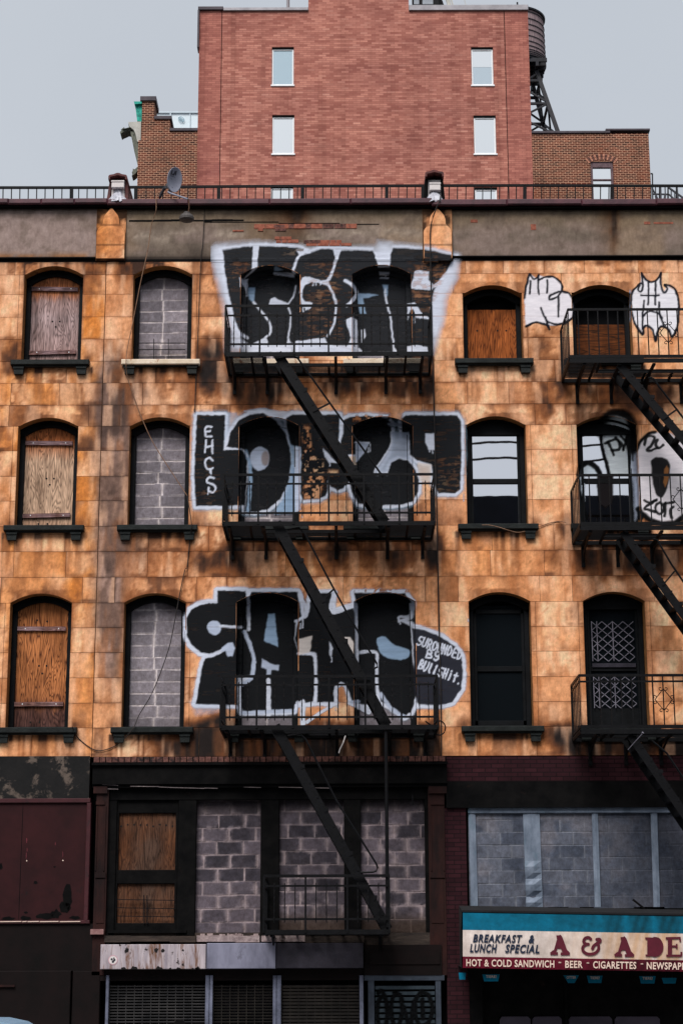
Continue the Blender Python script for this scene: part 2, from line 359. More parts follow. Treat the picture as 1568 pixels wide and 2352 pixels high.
M['tankw'] = simple('weathered_cedar_staves', S(98,82,88), S(150,130,130), 5, .9, bs=.4, stretch=(6,6,.5), c3=S(176,158,150), s3=3, p3=(.58,.72))
M['tanks'] = simple('black_tank_steel', S(18,18,22), S(32,31,38), 6, .6, .1, .3, .2)
M['asphalt'] = simple('asphalt', (.04,.04,.042), (.06,.06,.062), 30, .95, bs=.4)
M['paving'] = simple('concrete_paving', (.22,.21,.20), (.3,.29,.28), 10, .9, bs=.3)
M['kerbm'] = simple('granite_kerb', (.25,.25,.25), (.33,.33,.32), 20, .9, bs=.3)
M['roofm'] = simple('tar_roof', (.03,.03,.03), (.06,.06,.06), 6, .95, bs=.3)
M['carp'] = simple('pale_blue_car_paint', S(150,180,206), S(156,186,212), 3, .25, .2, .5, 0)
M['tyre'] = simple('rubber', (.015,.015,.015), (.025,.025,.025), 9, .9, bs=.2)
M['leaf'] = simple('dark_shrub_leaf', (.03,.04,.03), (.06,.075,.05), 9, .8, bs=0)
M['bark'] = simple('bark', (.06,.05,.04), (.1,.08,.06), 12, .9, bs=.4)
M['gate'] = simple('grey_lattice_steel', S(92,89,100), S(124,120,132), 6, .6, .2, .4, .1)
M['opp'] = simple('dark_facade_opposite', S(12,14,20), S(20,22,30), .6, .9, bs=0)
M['rustmark'] = simple('rust_streak', S(58,36,22), S(84,52,28), 8, .9, bs=.2)
# ---------------------------------------------------------------- spray-paint sheets (real sheets of paint on wall and recess planes)
class Canvas:
    def __init__(s, x0, y0, x1, y1, step=2.2, xf=None, seed=1):
        s.nx, s.ny = int((x1-x0)/step)+1, int((y1-y0)/step)+1
        gx, gy = np.meshgrid(np.linspace(x0, x1, s.nx), np.linspace(y0, y1, s.ny))
        s.X, s.Y, s.x0, s.y0, s.sx, s.sy = gx, gy, x0, y0, (x1-x0)/(s.nx-1), (y1-y0)/(s.ny-1)
        s.jx = gx + (fbm(gx/9, gy/9, seed, 2)-.5)*3.0; s.jy = gy + (fbm(gx/9, gy/9, seed+50, 2)-.5)*3.0
        s.rgb = np.zeros(gx.shape+(3,)); s.a = np.zeros(gx.shape); s.xf = xf or (0,0,1)
    def T(s, pts): ox, oy, k = s.xf; return np.array([(ox+k*x, oy+k*y) for x, y in pts], float)
    @staticmethod
    def curve(p, closed, n=6):
        p = np.asarray(p); L = len(p); out = []
        for i in range(L if closed else L-1):
            if closed: a, b, c, d = p[i-1], p[i], p[(i+1) % L], p[(i+2) % L]
            else: a, b, c, d = p[max(i-1,0)], p[i], p[i+1], p[min(i+2,L-1)]
            for t in np.linspace(0, 1, n, endpoint=False):
                out.append(.5*((2*b)+(c-a)*t+(2*a-5*b+4*c-d)*t*t+(3*b-a-3*c+d)*t**3))
        if not closed: out.append(p[-1])
        return np.array(out)
    def win(s, p, m):
        i0 = max(0, int((p[:,0].min()-m-s.x0)/s.sx)); i1 = min(s.nx, int((p[:,0].max()+m-s.x0)/s.sx)+2)
        j0 = max(0, int((p[:,1].min()-m-s.y0)/s.sy)); j1 = min(s.ny, int((p[:,1].max()+m-s.y0)/s.sy)+2)
        return slice(j0, max(j0, j1)), slice(i0, max(i0, i1))
    def dist(s, p, sl, closed):
        X, Y = s.jx[sl], s.jy[sl]; D = np.full(X.shape, 1e9); ins = np.zeros(X.shape, bool)
        L = len(p)
        for i in range(L if closed else L-1):
            a, b = p[i], p[(i+1) % L]; d = b-a; q = max(d@d, 1e-9)
            t = np.clip(((X-a[0])*d[0]+(Y-a[1])*d[1])/q, 0, 1)
            D = np.minimum(D, (X-a[0]-t*d[0])**2+(Y-a[1]-t*d[1])**2)
            if closed and a[1] != b[1]:
                c = ((a[1] > Y) != (b[1] > Y)) & (X < d[0]*(Y-a[1])/d[1]+a[0]); ins ^= c
        return np.sqrt(D), ins
    def over(s, sl, col, al):
        a0 = s.a[sl]; na = al + a0*(1-al); c = np.array(col, float)
        s.rgb[sl] = np.where(na[...,None] > 1e-6, (c*al[...,None] + s.rgb[sl]*(a0*(1-al))[...,None])/np.maximum(na, 1e-6)[...,None], s.rgb[sl])
        s.a[sl] = na
    def fill(s, pts, col, a=1, soft=1.2, grow=0, smooth=False):
        p = s.T(pts); p = s.curve(p, True) if smooth else p
        sl = s.win(p, soft*2+grow+2); D, ins = s.dist(p, sl, True); sd = np.where(ins, -D, D)-grow
        s.over(sl, col, a*np.clip(.5-sd/(2*soft), 0, 1))
    def stroke(s, pts, w, col, a=1, soft=1.0, smooth=True):
        p = s.T(pts); k = s.xf[2]; p = s.curve(p, False, 5) if smooth and len(p) > 2 else p
        sl = s.win(p, w*k+soft*2+2); D, _ = s.dist(p, sl, False)
        s.over(sl, col, a*np.clip(.5-(D-w*k/2)/(2*soft), 0, 1))
    def erase(s, mask): s.a *= (1-mask)
    def build(s, name, parent, openings, Yr=.284, fr=.085, extra=None, front=-.004):
        X, Y = s.X, s.Y; P0 = Wn(X, Y, np.zeros_like(X)); Yp = np.full(X.shape, front); ok = np.ones(X.shape, bool); zone = np.zeros(X.shape, int)
        for k, o in enumerate(openings):
            def inside(P, m=0): 
                x, z = P[...,0], P[...,2]; t = (x-o['xc'])/o['hw']
                top = o['zt']-(o['zt']-o['zs'])*t*t
                return (np.abs(x-o['xc']) < o['hw']-m) & (z > o['z0']+(.0 if m == 0 else .02)) & (z < top-m)
            in0 = inside(P0)
            def deepest(m, lo, hi, mg):
                a, b = np.full(X.shape, lo), np.full(X.shape, hi)
                for _ in range(7):
                    h = (a+b)/2; t = inside(Wn(X, Y, h), mg); a = np.where(t, h, a); b = np.where(t, b, h)
                return a
            inf = inside(Wn(X, Y, np.full(X.shape, FRY)))
            rev = in0 & ~inf; Yp[rev] = (deepest(rev, 0., FRY, 0)-.004)[rev]
            core = in0 & inf & inside(Wn(X, Y, np.full(X.shape, FRY)), fr)
            ring = in0 & inf & ~core; Yp[ring] = FRY-.005
            inr = inside(Wn(X, Y, np.full(X.shape, Yr)), fr)
            Yp[core & inr] = Yr-.006; e = core & ~inr; Yp[e] = (deepest(e, FRY, Yr, fr)-.005)[e]
        if extra is not None: extra(X, Y, P0, Yp, zone, ok)
        P = Wn(X, Y, Yp); ny, nx = X.shape
        idx = np.arange(ny*nx).reshape(ny, nx)
        q = np.stack([idx[1:,:-1], idx[1:,1:], idx[:-1,1:], idx[:-1,:-1]], -1).reshape(-1, 4)
        zf, okf, af = zone.ravel(), ok.ravel(), s.a.ravel()
        keep = okf[q].all(1) & (zf[q].max(1) == zf[q].min(1)) & (af[q].max(1) > .03)
        q = q[keep]; used = np.unique(q); mp = -np.ones(ny*nx, int); mp[used] = np.arange(len(used))
        mb = MB(); mb.v = P.reshape(-1, 3)[used].tolist(); mb.f = mp[q].tolist(); mb.m = [0]*len(q)
        c = np.concatenate([s.rgb.reshape(-1, 3), s.a.reshape(-1, 1)], 1)[used]
        return mb.build(name, M['paint'], parent, col=c)
BLK = S(5,6,8); WHT = S(205,210,224); BLU = S(150,176,204); PALE = S(176,186,206)
# ---------------------------------------------------------------- stroke lettering for the tags
LET = {'S':[[(1,.95),(.5,1),(.1,.8),(.25,.55),(.8,.42),(.95,.2),(.5,0),(0,.1)]], 'U':[[(0,1),(.05,.25),(.45,0),(.85,.25),(.9,1)]],
 'R':[[(.05,0),(.05,1),(.7,.95),(.85,.7),(.6,.5),(.1,.48)],[(.4,.48),(.95,0)]], 'O':[[(.5,1),(.1,.8),(.02,.45),(.2,.08),(.6,.02),(.95,.4),(.85,.85),(.5,1)]],
 'N':[[(.05,0),(.08,1),(.85,.05),(.9,1)]], 'D':[[(.08,0),(.08,1),(.6,.9),(.92,.5),(.6,.08),(.08,0)]], 'E':[[(.9,1),(.15,.95),(.1,.05),(.9,0)],[(.1,.52),(.75,.52)]],
 'B':[[(.08,0),(.1,1),(.7,.92),(.75,.65),(.15,.52),(.85,.42),(.9,.12),(.08,0)]], 'Y':[[(.05,1),(.15,.6),(.5,.5),(.85,.62)],[(.9,1),(.8,.3),(.4,0),(.1,.1)]],
 'L':[[(.3,1),(.3,.15),(.55,0)]], 'H':[[(.1,0),(.1,1)],[(.85,0),(.85,1)],[(.1,.5),(.85,.52)]], 'I':[[(.5,.7),(.5,0)],[(.5,.95),(.5,.99)]],
 'T':[[(.5,1),(.5,0)],[(.05,.72),(.95,.75)]], '.':[[(.4,0),(.45,.04)]]}
def tagtext(c, txt, p0, p1, h, w, col, aspect=.72):
    a = math.atan2(p1[1]-p0[1], p1[0]-p0[0]); L = math.hypot(p1[0]-p0[0], p1[1]-p0[1]); st = L/len(txt)
    for i, ch in enumerate(txt):
        for pl in LET.get(ch, []):
            pts = []
            for u, v in pl:
                x, y = i*st+u*st*aspect, -v*h
                pts.append((p0[0]+x*math.cos(a)-y*math.sin(a), p0[1]+x*math.sin(a)+y*math.cos(a)))
            c.stroke(pts, w, col, 1, .7)
# ---------------------------------------------------------------- the three tenement fronts
FRY = .22          # plane of the window frames behind the wall face
YS = [598,629,674,726,777,828,878,928.6,977,1033.5,1092,1148.5,1207,1265,1324,1383,1440,1497,1555,1613,1670,1737]
ZS = [ZY(y) for y in YS]
ROWC = {1:(0,1,5), 2:(7,8,12), 3:(14,15,20)}      # lintel course, first and one-past-last opening course
CROWN = {1:609, 2:957, 3:1361}; SPRING = {1:630, 2:978, 3:1382}; BOT = {1:828, 2:1207, 3:1670}; MIDY = {1:730, 2:1090, 3:1525}
COLX = {1:{1:121.5,2:108,3:89}, 2:{1:373,2:366,3:352.5}, 3:{1:621,2:618,3:612}, 4:{1:877,2:878.5,3:884}, 5:{1:1131,2:1140,3:1149}, 6:{1:1381,2:1396,3:1414.5}}
OP = {}
for c in COLX:
    xs = [XX(COLX[c][r], MIDY[r]) for r in (1,2,3)]; xm = sum(xs)/3
    for r in (1,2,3):
        xc = .5*xm+.5*xs[r-1]
        ztop, zsp = ZY(CROWN[r]+(7 if c > 4 and r == 1 else 0)*6.5, 784), ZY(SPRING[r]+(45 if c > 4 and r == 1 else 0), 784)
        OP[c, r] = dict(xc=xc, hw=.508, zt=ztop, zs=zsp, z0=ZY(BOT[r]), col=c, row=r)
XL, XLM, XMR, XR = XX(-90, 1250), XX(226, 1250), XX(1003, 1250), XX(1720, 1250)
# windows of the right-hand house sit one course lower in the top storey: crown y 655
for c in (5, 6): OP[c,1]['zt'] = ZY(656); OP[c,1]['zs'] = ZY(677)
BLOBS = [(750,884,250,34,.85),(600,900,90,50,1.1),(950,890,60,40,.8),(750,1262,260,38,1.0),(560,1290,80,50,.7),(900,1290,90,50,.9),(750,1716,290,50,3.2),(520,1700,60,60,1.2),(960,1720,60,60,1.2),
 (1440,890,140,46,1.2),(1440,1282,150,52,1.35),(1470,1716,170,50,2.2),(1340,1700,40,40,.7),
 (300,612,300,18,.45),(820,610,260,16,.5),(1330,604,260,9,.7),(205,640,40,34,.6),(290,622,26,30,.8),(545,760,60,60,.3),(30,800,40,40,.75),(275,850,50,45,.7),(475,800,40,40,.55),(480,850,40,50,.75),
 (1260,790,60,60,.6),(1030,790,40,70,.4),(1290,860,30,50,.6),(1240,900,50,40,.4),(1255,945,30,30,.8),(480,1300,40,30,.6),(20,850,40,30,.5),(1300,1215,30,50,.6),(1010,1290,30,60,.5),(995,860,20,70,.6),(1000,1240,24,60,.7),(470,1690,60,40,.5),(1280,1690,50,30,.8),
 (1480,940,60,60,.5),(450,1345,40,40,.35),(190,640,10,60,.3),(985,1530,26,200,.25)]
GREYB = [(262,1080,38,190,1.5),(252,1420,30,130,1.3),(255,900,34,60,1.0),(290,900,60,40,.55),(300,1270,60,40,.3),(262,960,36,40,.9)]
OCH = [(205,950,40,620,1.5),(60,1180,70,420,.55),(190,1320,60,300,.7),(30,900,60,200,.45),(120,900,120,60,.5),(480,880,120,60,.35),(700,1290,240,60,.45),(1130,1290,80,60,.35),(250,560,60,70,.5),(1020,980,60,60,.2)]
def blobsum(px, py, L):
    t = np.zeros_like(px)
    for x, y, rx, ry, k in L: t += k*np.exp(-((px-x)/rx)**2-((py-y)/ry)**2)
    return t
def lerp(a, b, t): return a + (np.array(b, float)-a)*t[..., None]
def stone_color(X, Z, r1, r2, bid, ed=None):
    px, py = Pn(X, np.zeros_like(X), Z)
    ed = np.full(X.shape, .3) if ed is None else ed
    XB_, ZB_ = X+np.floor(r1*3)*7, Z+np.floor(r2*3)*5                              # every block has its own figure
    n1, n3 = fbm(X*1.1, Z*1.1, 3, 5), fbm(X*9, Z*9, 21, 3)
    n2, n4, n5, n6 = fbm(XB_*2.6, ZB_*1.5, 9, 5), fbm(XB_*1.3+5, ZB_*.9, 40, 5), fbm(XB_*1.9+9, ZB_*1.1-4, 61, 6), fbm(X*5.5, Z*.9, 77, 4)
    c = np.ones(X.shape+(3,))*np.array([220,164,114.])
    c = lerp(c, [200,140,90], sst(.35, .95, r1)*.22)
    och = np.clip(blobsum(px, py, OCH)*(.5+.9*n1)+(r2-.72)*.5*(bid == 0)+(r2-.94)*1.2*(bid == 1), 0, 1)
    c = lerp(c, [200,122,46], och*.88)
    c = lerp(c, [240,200,158], sst(.44, .64, n4)*.7)
    c = lerp(c, [192,124,68], sst(.50, .70, n2)*.4)
    c = lerp(c, [190,146,114], sst(.52, .66, n5)*.35*(r1 > .6))
    st = blobsum(px, py, [q for q in BLOBS if not (bid[0] == 2 and q[0] < 1000) and not (bid[0] == 1 and q[0] > 1012)])
    reg = np.clip(.30+.9*sst(.48, .62, fbm(X*.55+3, Z*.75, 33, 3))*(bid != 2)+.35*(r2 > .8)+st*.8, 0, 1)    # how stained this part of the front is
    for f, t0, w in ((n5, .47, .014), (n4, .44, .012), (n2, .52, .016)):          # tide marks of old run-off
        c = lerp(c, [120,72,40], np.exp(-((f-t0)/w)**2)*(.2+.8*n3)*reg*.8)
    rim = np.exp(-(ed/(.012+.05*n2))**2)*sst(.40, .60, fbm(X*2.2, Z*2.2, 55, 3)+.10*(r1-.3))
    c = lerp(c, [110,66,38], rim*reg*.8)
    c = lerp(c, [104,64,38], sst(.56, .66, n5)*reg*.55)
    c = lerp(c, [74,48,34], sst(.60, .70, n2)*sst(.45, .6, n6)*reg*.7)
    q2, q5 = fbm(X*3.4, Z*1.3, 209, 5), fbm(X*2.4, Z*1.5, 215, 5)
    g = np.clip(blobsum(px, py, GREYB)*1.2, 0, 1)*sst(.15, .4, n1+.2)
    c = lerp(c, [98,80,70], g*.92); c = lerp(c, [168,142,124], g*sst(.52, .66, q2)*.75); c = lerp(c, [60,48,42], g*np.maximum(sst(.52, .66, q5), np.exp(-(ed/.022)**2)*.6)*.7)
    nn = .5*n1+.5*fbm(X*2.4, Z*1.6, 191, 5)
    raw = st*(.55+.9*n6)+(nn-.5)*2.0*np.clip(st*2.5, 0, 1)+(n3-.5)*.5*np.clip(st*2, 0, 1)
    c = lerp(c, [118,72,38], sst(.30, .85, raw)*.8); c = lerp(c, [66,42,30], sst(.62, 1.05, raw)*.75); c = lerp(c, [26,22,21], sst(.85, 1.45, raw)*.95)
    c = lerp(c, [70,44,30], np.exp(-(np.minimum.reduce([np.abs(Z-(z_+.03)) for z_ in ZS])/.035)**2)*sst(.5, .66, n2)*reg*.75)
    gr = np.zeros_like(X); sk = fbm(X*10, Z*.45, 101, 4)
    for o in OP.values():
        dx = np.abs(X-o['xc']); t = o['z0']-.1-Z
        gr += ((t > 0) & (t < 1.15) & (dx < o['hw']+.2))*np.clip(1-t/1.1, 0, 1)*(sst(.45, .60, sk)*.85+.35*(t < .12))
        gr += ((Z > o['z0']-.03) & (Z < o['zt']+.06))*np.exp(-np.clip(dx-o['hw'], 0, 9)/.03)*.55*sst(.35, .6, n2+.05)
        gr += np.exp(-(np.hypot(dx-o['hw']-.12, Z-o['z0']-.05)/.12)**2)*sst(.4, .6, n5)*.8
    gr += (Z < ZS[0]+.01)*(sst(.48, .62, sk)*np.clip(1-(ZS[0]-Z)/.8, 0, 1)*.7*np.where(bid == 2, .5, 1)+np.clip(1-(ZS[0]-Z)/.07, 0, 1)*sst(.4, .6, n2))
    gr = np.clip(gr, 0, 1)
    c = lerp(c, [104,62,34], gr*.8); c = lerp(c, [40,30,26], sst(.6, 1, gr)*.75)
    sk2 = fbm(X*6+r1*9, Z*.7, 131, 4); c = lerp(c, [158,98,54], sst(.55, .68, sk2)*.4); c = lerp(c, [238,196,154], sst(.54, .70, fbm(X*5+r2*9, Z*.8, 141, 4))*.5)
    c = c*(.97+.13*n3)[..., None]*np.array([1.02,.985,1.02])
    return Sn(c)
class Front:
    def __init__(s): s.mb = MB(); s.r = []
    def pad(s, a, b, e=.3): s.r += [(a, b, e)]*(len(s.mb.v)-len(s.r))
def block(fr, xa, xb, za, zb, arch=None, step=.04, gap=.0035, rr=None):
    mb = fr.mb; r1, r2 = rr or (random.random(), random.random())
    x0, x1, z1 = xa+gap, xb-gap, zb-gap
    nx, nz = max(2, int((x1-x0)/step)+1), max(2, int((zb-za)/step)+1)
    n = len(mb.v); b = lambda x: (za+gap) if arch is None else max(za+gap, arch(x))
    for j in range(nz+1):
        for i in range(nx+1):
            x = x0+(x1-x0)*i/nx; zb_ = b(x); z_ = zb_+(z1-zb_)*j/nz; mb.v.append((x, 0.0, z_)); fr.r.append((r1, r2, min(x-x0, x1-x, z_-zb_, z1-z_)))
    for j in range(nz):
        for i in range(nx):
            a = n+j*(nx+1)+i; mb.f.append((a, a+1, a+nx+2, a+nx+1)); mb.m.append(0)
    ring = [n+i for i in range(nx+1)]+[n+j*(nx+1)+nx for j in range(1, nz+1)]+[n+nz*(nx+1)+i for i in range(nx-1, -1, -1)]+[n+j*(nx+1) for j in range(nz-1, 0, -1)]
    k = len(mb.v)
    for q in ring: v = mb.v[q]; mb.v.append((v[0], .016, v[2]))
    for i in range(len(ring)):
        j = (i+1) % len(ring); mb.f.append((ring[j], ring[i], k+i, k+j)); mb.m.append(0)
    fr.pad(r1, r2)
    m = len(mb.v)                                         # mortar bed behind the block
    for i in range(nx+1):
        x = xa+(xb-xa)*i/nx; zz = za if arch is None else max(za, arch(x)); mb.v += [(x, .014, zz), (x, .014, zb)]
    for i in range(nx): a = m+2*i; mb.f.append((a, a+2, a+3, a+1)); mb.m.append(1)
    fr.pad(r1, r2)
def front(parent, xa, xb, ops, bid):
    fr = Front()
    for ci in range(len(YS)-1):
        zb, za = ZS[ci], ZS[ci+1]
        row = next((r for r, (l, a, b) in ROWC.items() if a <= ci < b), None); lrow = next((r for r, (l, a, b) in ROWC.items() if l == ci), None)
        js = set()
        def arch_of(o): return lambda x: (o['zt']-(o['zt']-o['zs'])*((x-o['xc'])/o['hw'])**2) if abs(x-o['xc']) < o['hw'] else -1e9
        if bid == 2 and row == 1 and ci == 1: row, lrow = None, 1
        elif bid == 2 and ci == 0: lrow = None
        cur = [(xa, xb, None)]
        if row:
            cur, x = [], xa
            for o in sorted([o for o in ops if o['row'] == row], key=lambda o: o['xc']): cur.append((x, o['xc']-o['hw'], None)); x = o['xc']+o['hw']
            cur.append((x, xb, None))
            out = []
            for a, b, _ in cur:
                w = b-a; cuts = [a, b]
                if w > .75:
                    if a != xa: cuts.append(a+.085)
                    if b != xb: cuts.append(b-.085)
                cuts = sorted(cuts); rr = (random.random(), random.random())
                for p, q in zip(cuts, cuts[1:]): out.append((p, q, None, rr))
            cur = out
        elif lrow:
            cur, x = [], xa
            for o in sorted([o for o in ops if o['row'] == lrow], key=lambda o: o['xc']):
                a, b = o['xc']-o['hw']-.17, o['xc']+o['hw']+.17
                if a-x > .05: cur.append((x, a, None))
                else: a = x
                cur.append((a, min(b, xb), arch_of(o))); x = min(b, xb)
            if xb-x > .02: cur.append((x, xb, None))
        else:
            cur, x = [], xa
            while x < xb-.02:
                w = random.uniform(.55, 1.05)
                if xb-x-w < .35: w = xb-x
                cur.append((x, min(xb, x+w), None)); x += w
        for a, b, ar, *rr in cur:
            if b-a > .03: block(fr, a, b, za, zb, ar, rr=rr[0] if rr else None)
    mb = fr.mb
    for o in ops:                                         # reveals and arch soffits
        x0, x1, e = o['xc']-o['hw'], o['xc']+o['hw'], FRY+.02; ri = 3 if o['col'] in (3,4) else 2
        mb.quad((x0,0,o['z0']),(x0,0,o['zs']),(x0,e,o['zs']),(x0,e,o['z0']),ri); mb.quad((x1,0,o['z0']),(x1,e,o['z0']),(x1,e,o['zs']),(x1,0,o['zs']),ri)
        K = 14
        for i in range(K):
            t0, t1 = -1+2*i/K, -1+2*(i+1)/K; g = lambda t: o['zt']-(o['zt']-o['zs'])*t*t
            mb.quad((o['xc']+t0*o['hw'],0,g(t0)),(o['xc']+t0*o['hw'],e,g(t0)),(o['xc']+t1*o['hw'],e,g(t1)),(o['xc']+t1*o['hw'],0,g(t1)),ri)
    fr.pad(.5, .5)
    v = np.array(mb.v); r = np.array(fr.r)
    c = stone_color(v[:,0], v[:,2], r[:,0], r[:,1], np.full(len(v), bid), r[:,2])
    return mb.build('wall', [M['stone'], M['joint'], M['reveal'], M['black']], parent, col=np.concatenate([c, np.ones((len(c),1))], 1))
M['cmut'] = attr_mat('concrete_block_wall', .95, .4, 14, .08)
M['joint'] = simple('dark_mortar_joint', S(84,58,42), S(136,98,70), 9, .95, bs=.2)
M['reveal'] = simple('stained_stone_reveal', S(120,80,42), S(156,104,56), 5, .9, bs=.3, c3=S(70,46,30), s3=4)
# ---------------------------------------------------------------- windows
def arch_z(o, x, dz=0): return o['zt']-(o['zt']-o['zs'])*((x-o['xc'])/o['hw'])**2-dz
def window(parent, o, kind, board=None, topy=None, label=None):
    mb = MB(); x0, x1, z0 = o['xc']-o['hw']+.003, o['xc']+o['hw']-.003, o['z0']+.003
    fw, fy, fb = .085, FRY, FRY+.09
    K = 14; gf = o['col'] in (3,4); ht = .085 if gf else .105; tk = 0 if gf else .06
    for a, b in ((x0, x0+fw), (x1-fw, x1)):
        mb.bbox(a, b, fy, fb, z0, arch_z(o, (a+b)/2)-.12, .008)
    for i in range(K):                                     # arched head
        xa, xb = x0+(x1-x0)*i/K, x0+(x1-x0)*(i+1)/K
        lo = (lambda x: arch_z(o, x)-ht-tk*((x-o['xc'])/o['hw'])**2) if kind in ('board','block','dark') else (lambda x: o['zs']-.10)
        mb.prism([(xa, lo(xa)),(xb, lo(xb)),(xb, arch_z(o, xb)),(xa, arch_z(o, xa))], fy, fb)
        if not gf: mb.prism([(xa, arch_z(o, xa)-.035),(xb, arch_z(o, xb)-.035),(xb, arch_z(o, xb)-.002),(xa, arch_z(o, xa)-.002)], fy-.03, fy)
    if not gf: mb.bbox(x0+fw, x1-fw, fy+.02, fb, z0, z0+.05, .008)
    if kind in ('sash','gate','open'):
        mb.bbox(x0+fw, x0+fw+.04, fy+.03, fb+.02, z0+.05, o['zs']-.10, .006); mb.bbox(x1-fw-.04, x1-fw, fy+.03, fb+.02, z0+.05, o['zs']-.10, .006)
    w = mb.build('window', M['black'], parent)
    if label: w['label'] = label
    ix0, ix1 = x0+fw, x1-fw
    # sill with its two corbels
    sb = MB(); sx0, sx1 = x0-.165, x1+.165
    sb.bbox(sx0, sx1, -.12, .0, z0-.098, z0-.004, .012, 0); sb.box(x0, x1, .0, FRY+.05, z0-.06, z0-.003, 0)
    sb.box(sx0+.03, sx1-.03, -.08, .0, z0-.118, z0-.100, 1)
    for s in (sx0+.05, sx1-.05-.17):
        sb.prism([(s, z0-.12),(s+.17, z0-.12),(s+.16, z0-.25),(s+.01, z0-.25)], -.07, 0, 1); sb.prism([(s-.008, z0-.1201),(s+.178, z0-.1201),(s+.17, z0-.155),(s, z0-.155)], -.085, -.0705, 1)
    cream = o['col'] == 2 and o['row'] == 1 or o['col'] in (3,4) and o['row'] == 1
    sb.build('sill', [M['cream'] if cream else M['sill'], M['sill']], w)
    if kind == 'board':
        bb = MB(); y = FRY+.055
        zt = o['zt']-.1
        tz = ZY(topy) if topy else zt
        bb.box(ix0-.02, ix1+.02, y, y+.02, z0+.03, tz)
        for fx, fz in board.get('holes', []):
            cx, cz = ix0+(ix1-ix0)*fx, z0+(tz-z0)*fz; r = .017
            bb.face([(cx+r*math.cos(k*math.pi/4), y-.003, cz+r*math.sin(k*math.pi/4)) for k in range(8)], 1)
        bb.build('board', [M[board['mat']], M['hole']], w)
        for fz in board.get('battens', []):
            q = MB(); cz = z0+(o['zt']-z0)*fz; d = random.uniform(-.012,.012)
            q.prism([(ix0-.005, cz-.035+d),(ix1-.035, cz-.035-d),(ix1-.035, cz+.035-d),(ix0-.005, cz+.035+d)], y-.04, y-.002, 0)
            for fx in (.16,.82):
                cx = ix0+(ix1-ix0)*fx; r = .010
                q.face([(cx+r*math.cos(k*math.pi/3), y-.043, cz+r*math.sin(k*math.pi/3)) for k in range(6)], 1)
            q.build('batten', [M['batten'], M['white']], w)
    if kind == 'block':
        cmu_fine('block_infill', w, ix0-.02, ix1+.02, z0-.0, o['zt']-.05, FRY+.07, (112,107,114), (126,120,127), (196,187,188), bh=.201, gap=.0095, smear=.03, amt=.85, seed=o['col']*10+o['row'], step=.016 if gf else .011, tone=.06,
            recolor=lambda c, u, v, n: lerp(c, [62,56,58], np.clip((sst(.78, 1, v)+sst(.2, .0, v)*.35)*sst(.35, .6, n), 0, 1)*.7))  # blocks darkened towards the top, less so at the bottom
    if kind in ('sash','gate','dark'):
        zt = o['zs']-.10; zm = z0+(zt-z0)*(.5 if kind != 'sash' else .505); zm = ZY(1285-0) if False else zm
        sash = MB()
        if kind != 'open': sash.bbox(ix0+.04 if kind != 'dark' else ix0, ix1-.04 if kind != 'dark' else ix1, fy+.045, fb+.02, zm-.045, zm+.045, .006)
        if kind == 'dark':
            for a, b in ((ix0, ix0+.05),(ix1-.05, ix1)): sash.bbox(a, b, fy+.04, fb+.02, z0+.05, o['zt']-.15, .005)
            sash.bbox(ix0, ix1, fy+.04, fb+.02, o['zs']-.16, o['zs']-.09, .005); sash.bbox(ix0, ix1, fy+.04, fb+.02, z0+.05, z0+.13, .005)
        sash.build('sash', M['black'], w)
        g = MB(); g.box(ix0, ix1, fy+.075, fy+.08, z0+.04, zm); g.build('pane', M['glass'] if kind == 'sash' else M['glassd'], w)
        g = MB(); g.box(ix0, ix1, fy+.06, fy+.065, zm, zt+.08); g.build('pane', M['glass'] if kind == 'sash' else M['glassd'], w)
    if kind == 'gate':
        g = MB(); y = fy+.03; zt = o['zs']-.3
        for z_0, z_1 in ((z0+.33, zm-.14), (zm+.12, zt)):
            nx_ = 8; sp = (ix1-ix0-.14)/nx_; a0 = ix0+.07; h = sp*1.7
            nz_ = int((z_1-z_0)/(h/2))
            for i in range(nx_):
                for j in range(nz_):
                    xa, za = a0+i*sp, z_0+j*h/2
                    p, q = ((xa, za), (xa+sp, za+h/2)) if (i+j) % 2 else ((xa+sp, za), (xa, za+h/2))
                    g.bar((p[0], y, p[1]), (q[0], y, q[1]), .011, .006)
            for i in (0, 1, 4):
                g.bar((a0+i*sp, y-.012, z_0), (a0+i*sp, y-.012, z_1), .013)
        g.build('security_gate', M['gate'], w)
        q = MB(); q.box(ix0+.06, ix1-.06, fy+.02, fy+.04, zm+.02, zm+.085); q.build('meeting_rail', M['signgrey'], w); q = MB(); q.box(ix0, ix1, fy+.05, fy+.07, z0+.04, z0+.33); q.build('kick_panel', M['black'], w)
    return w
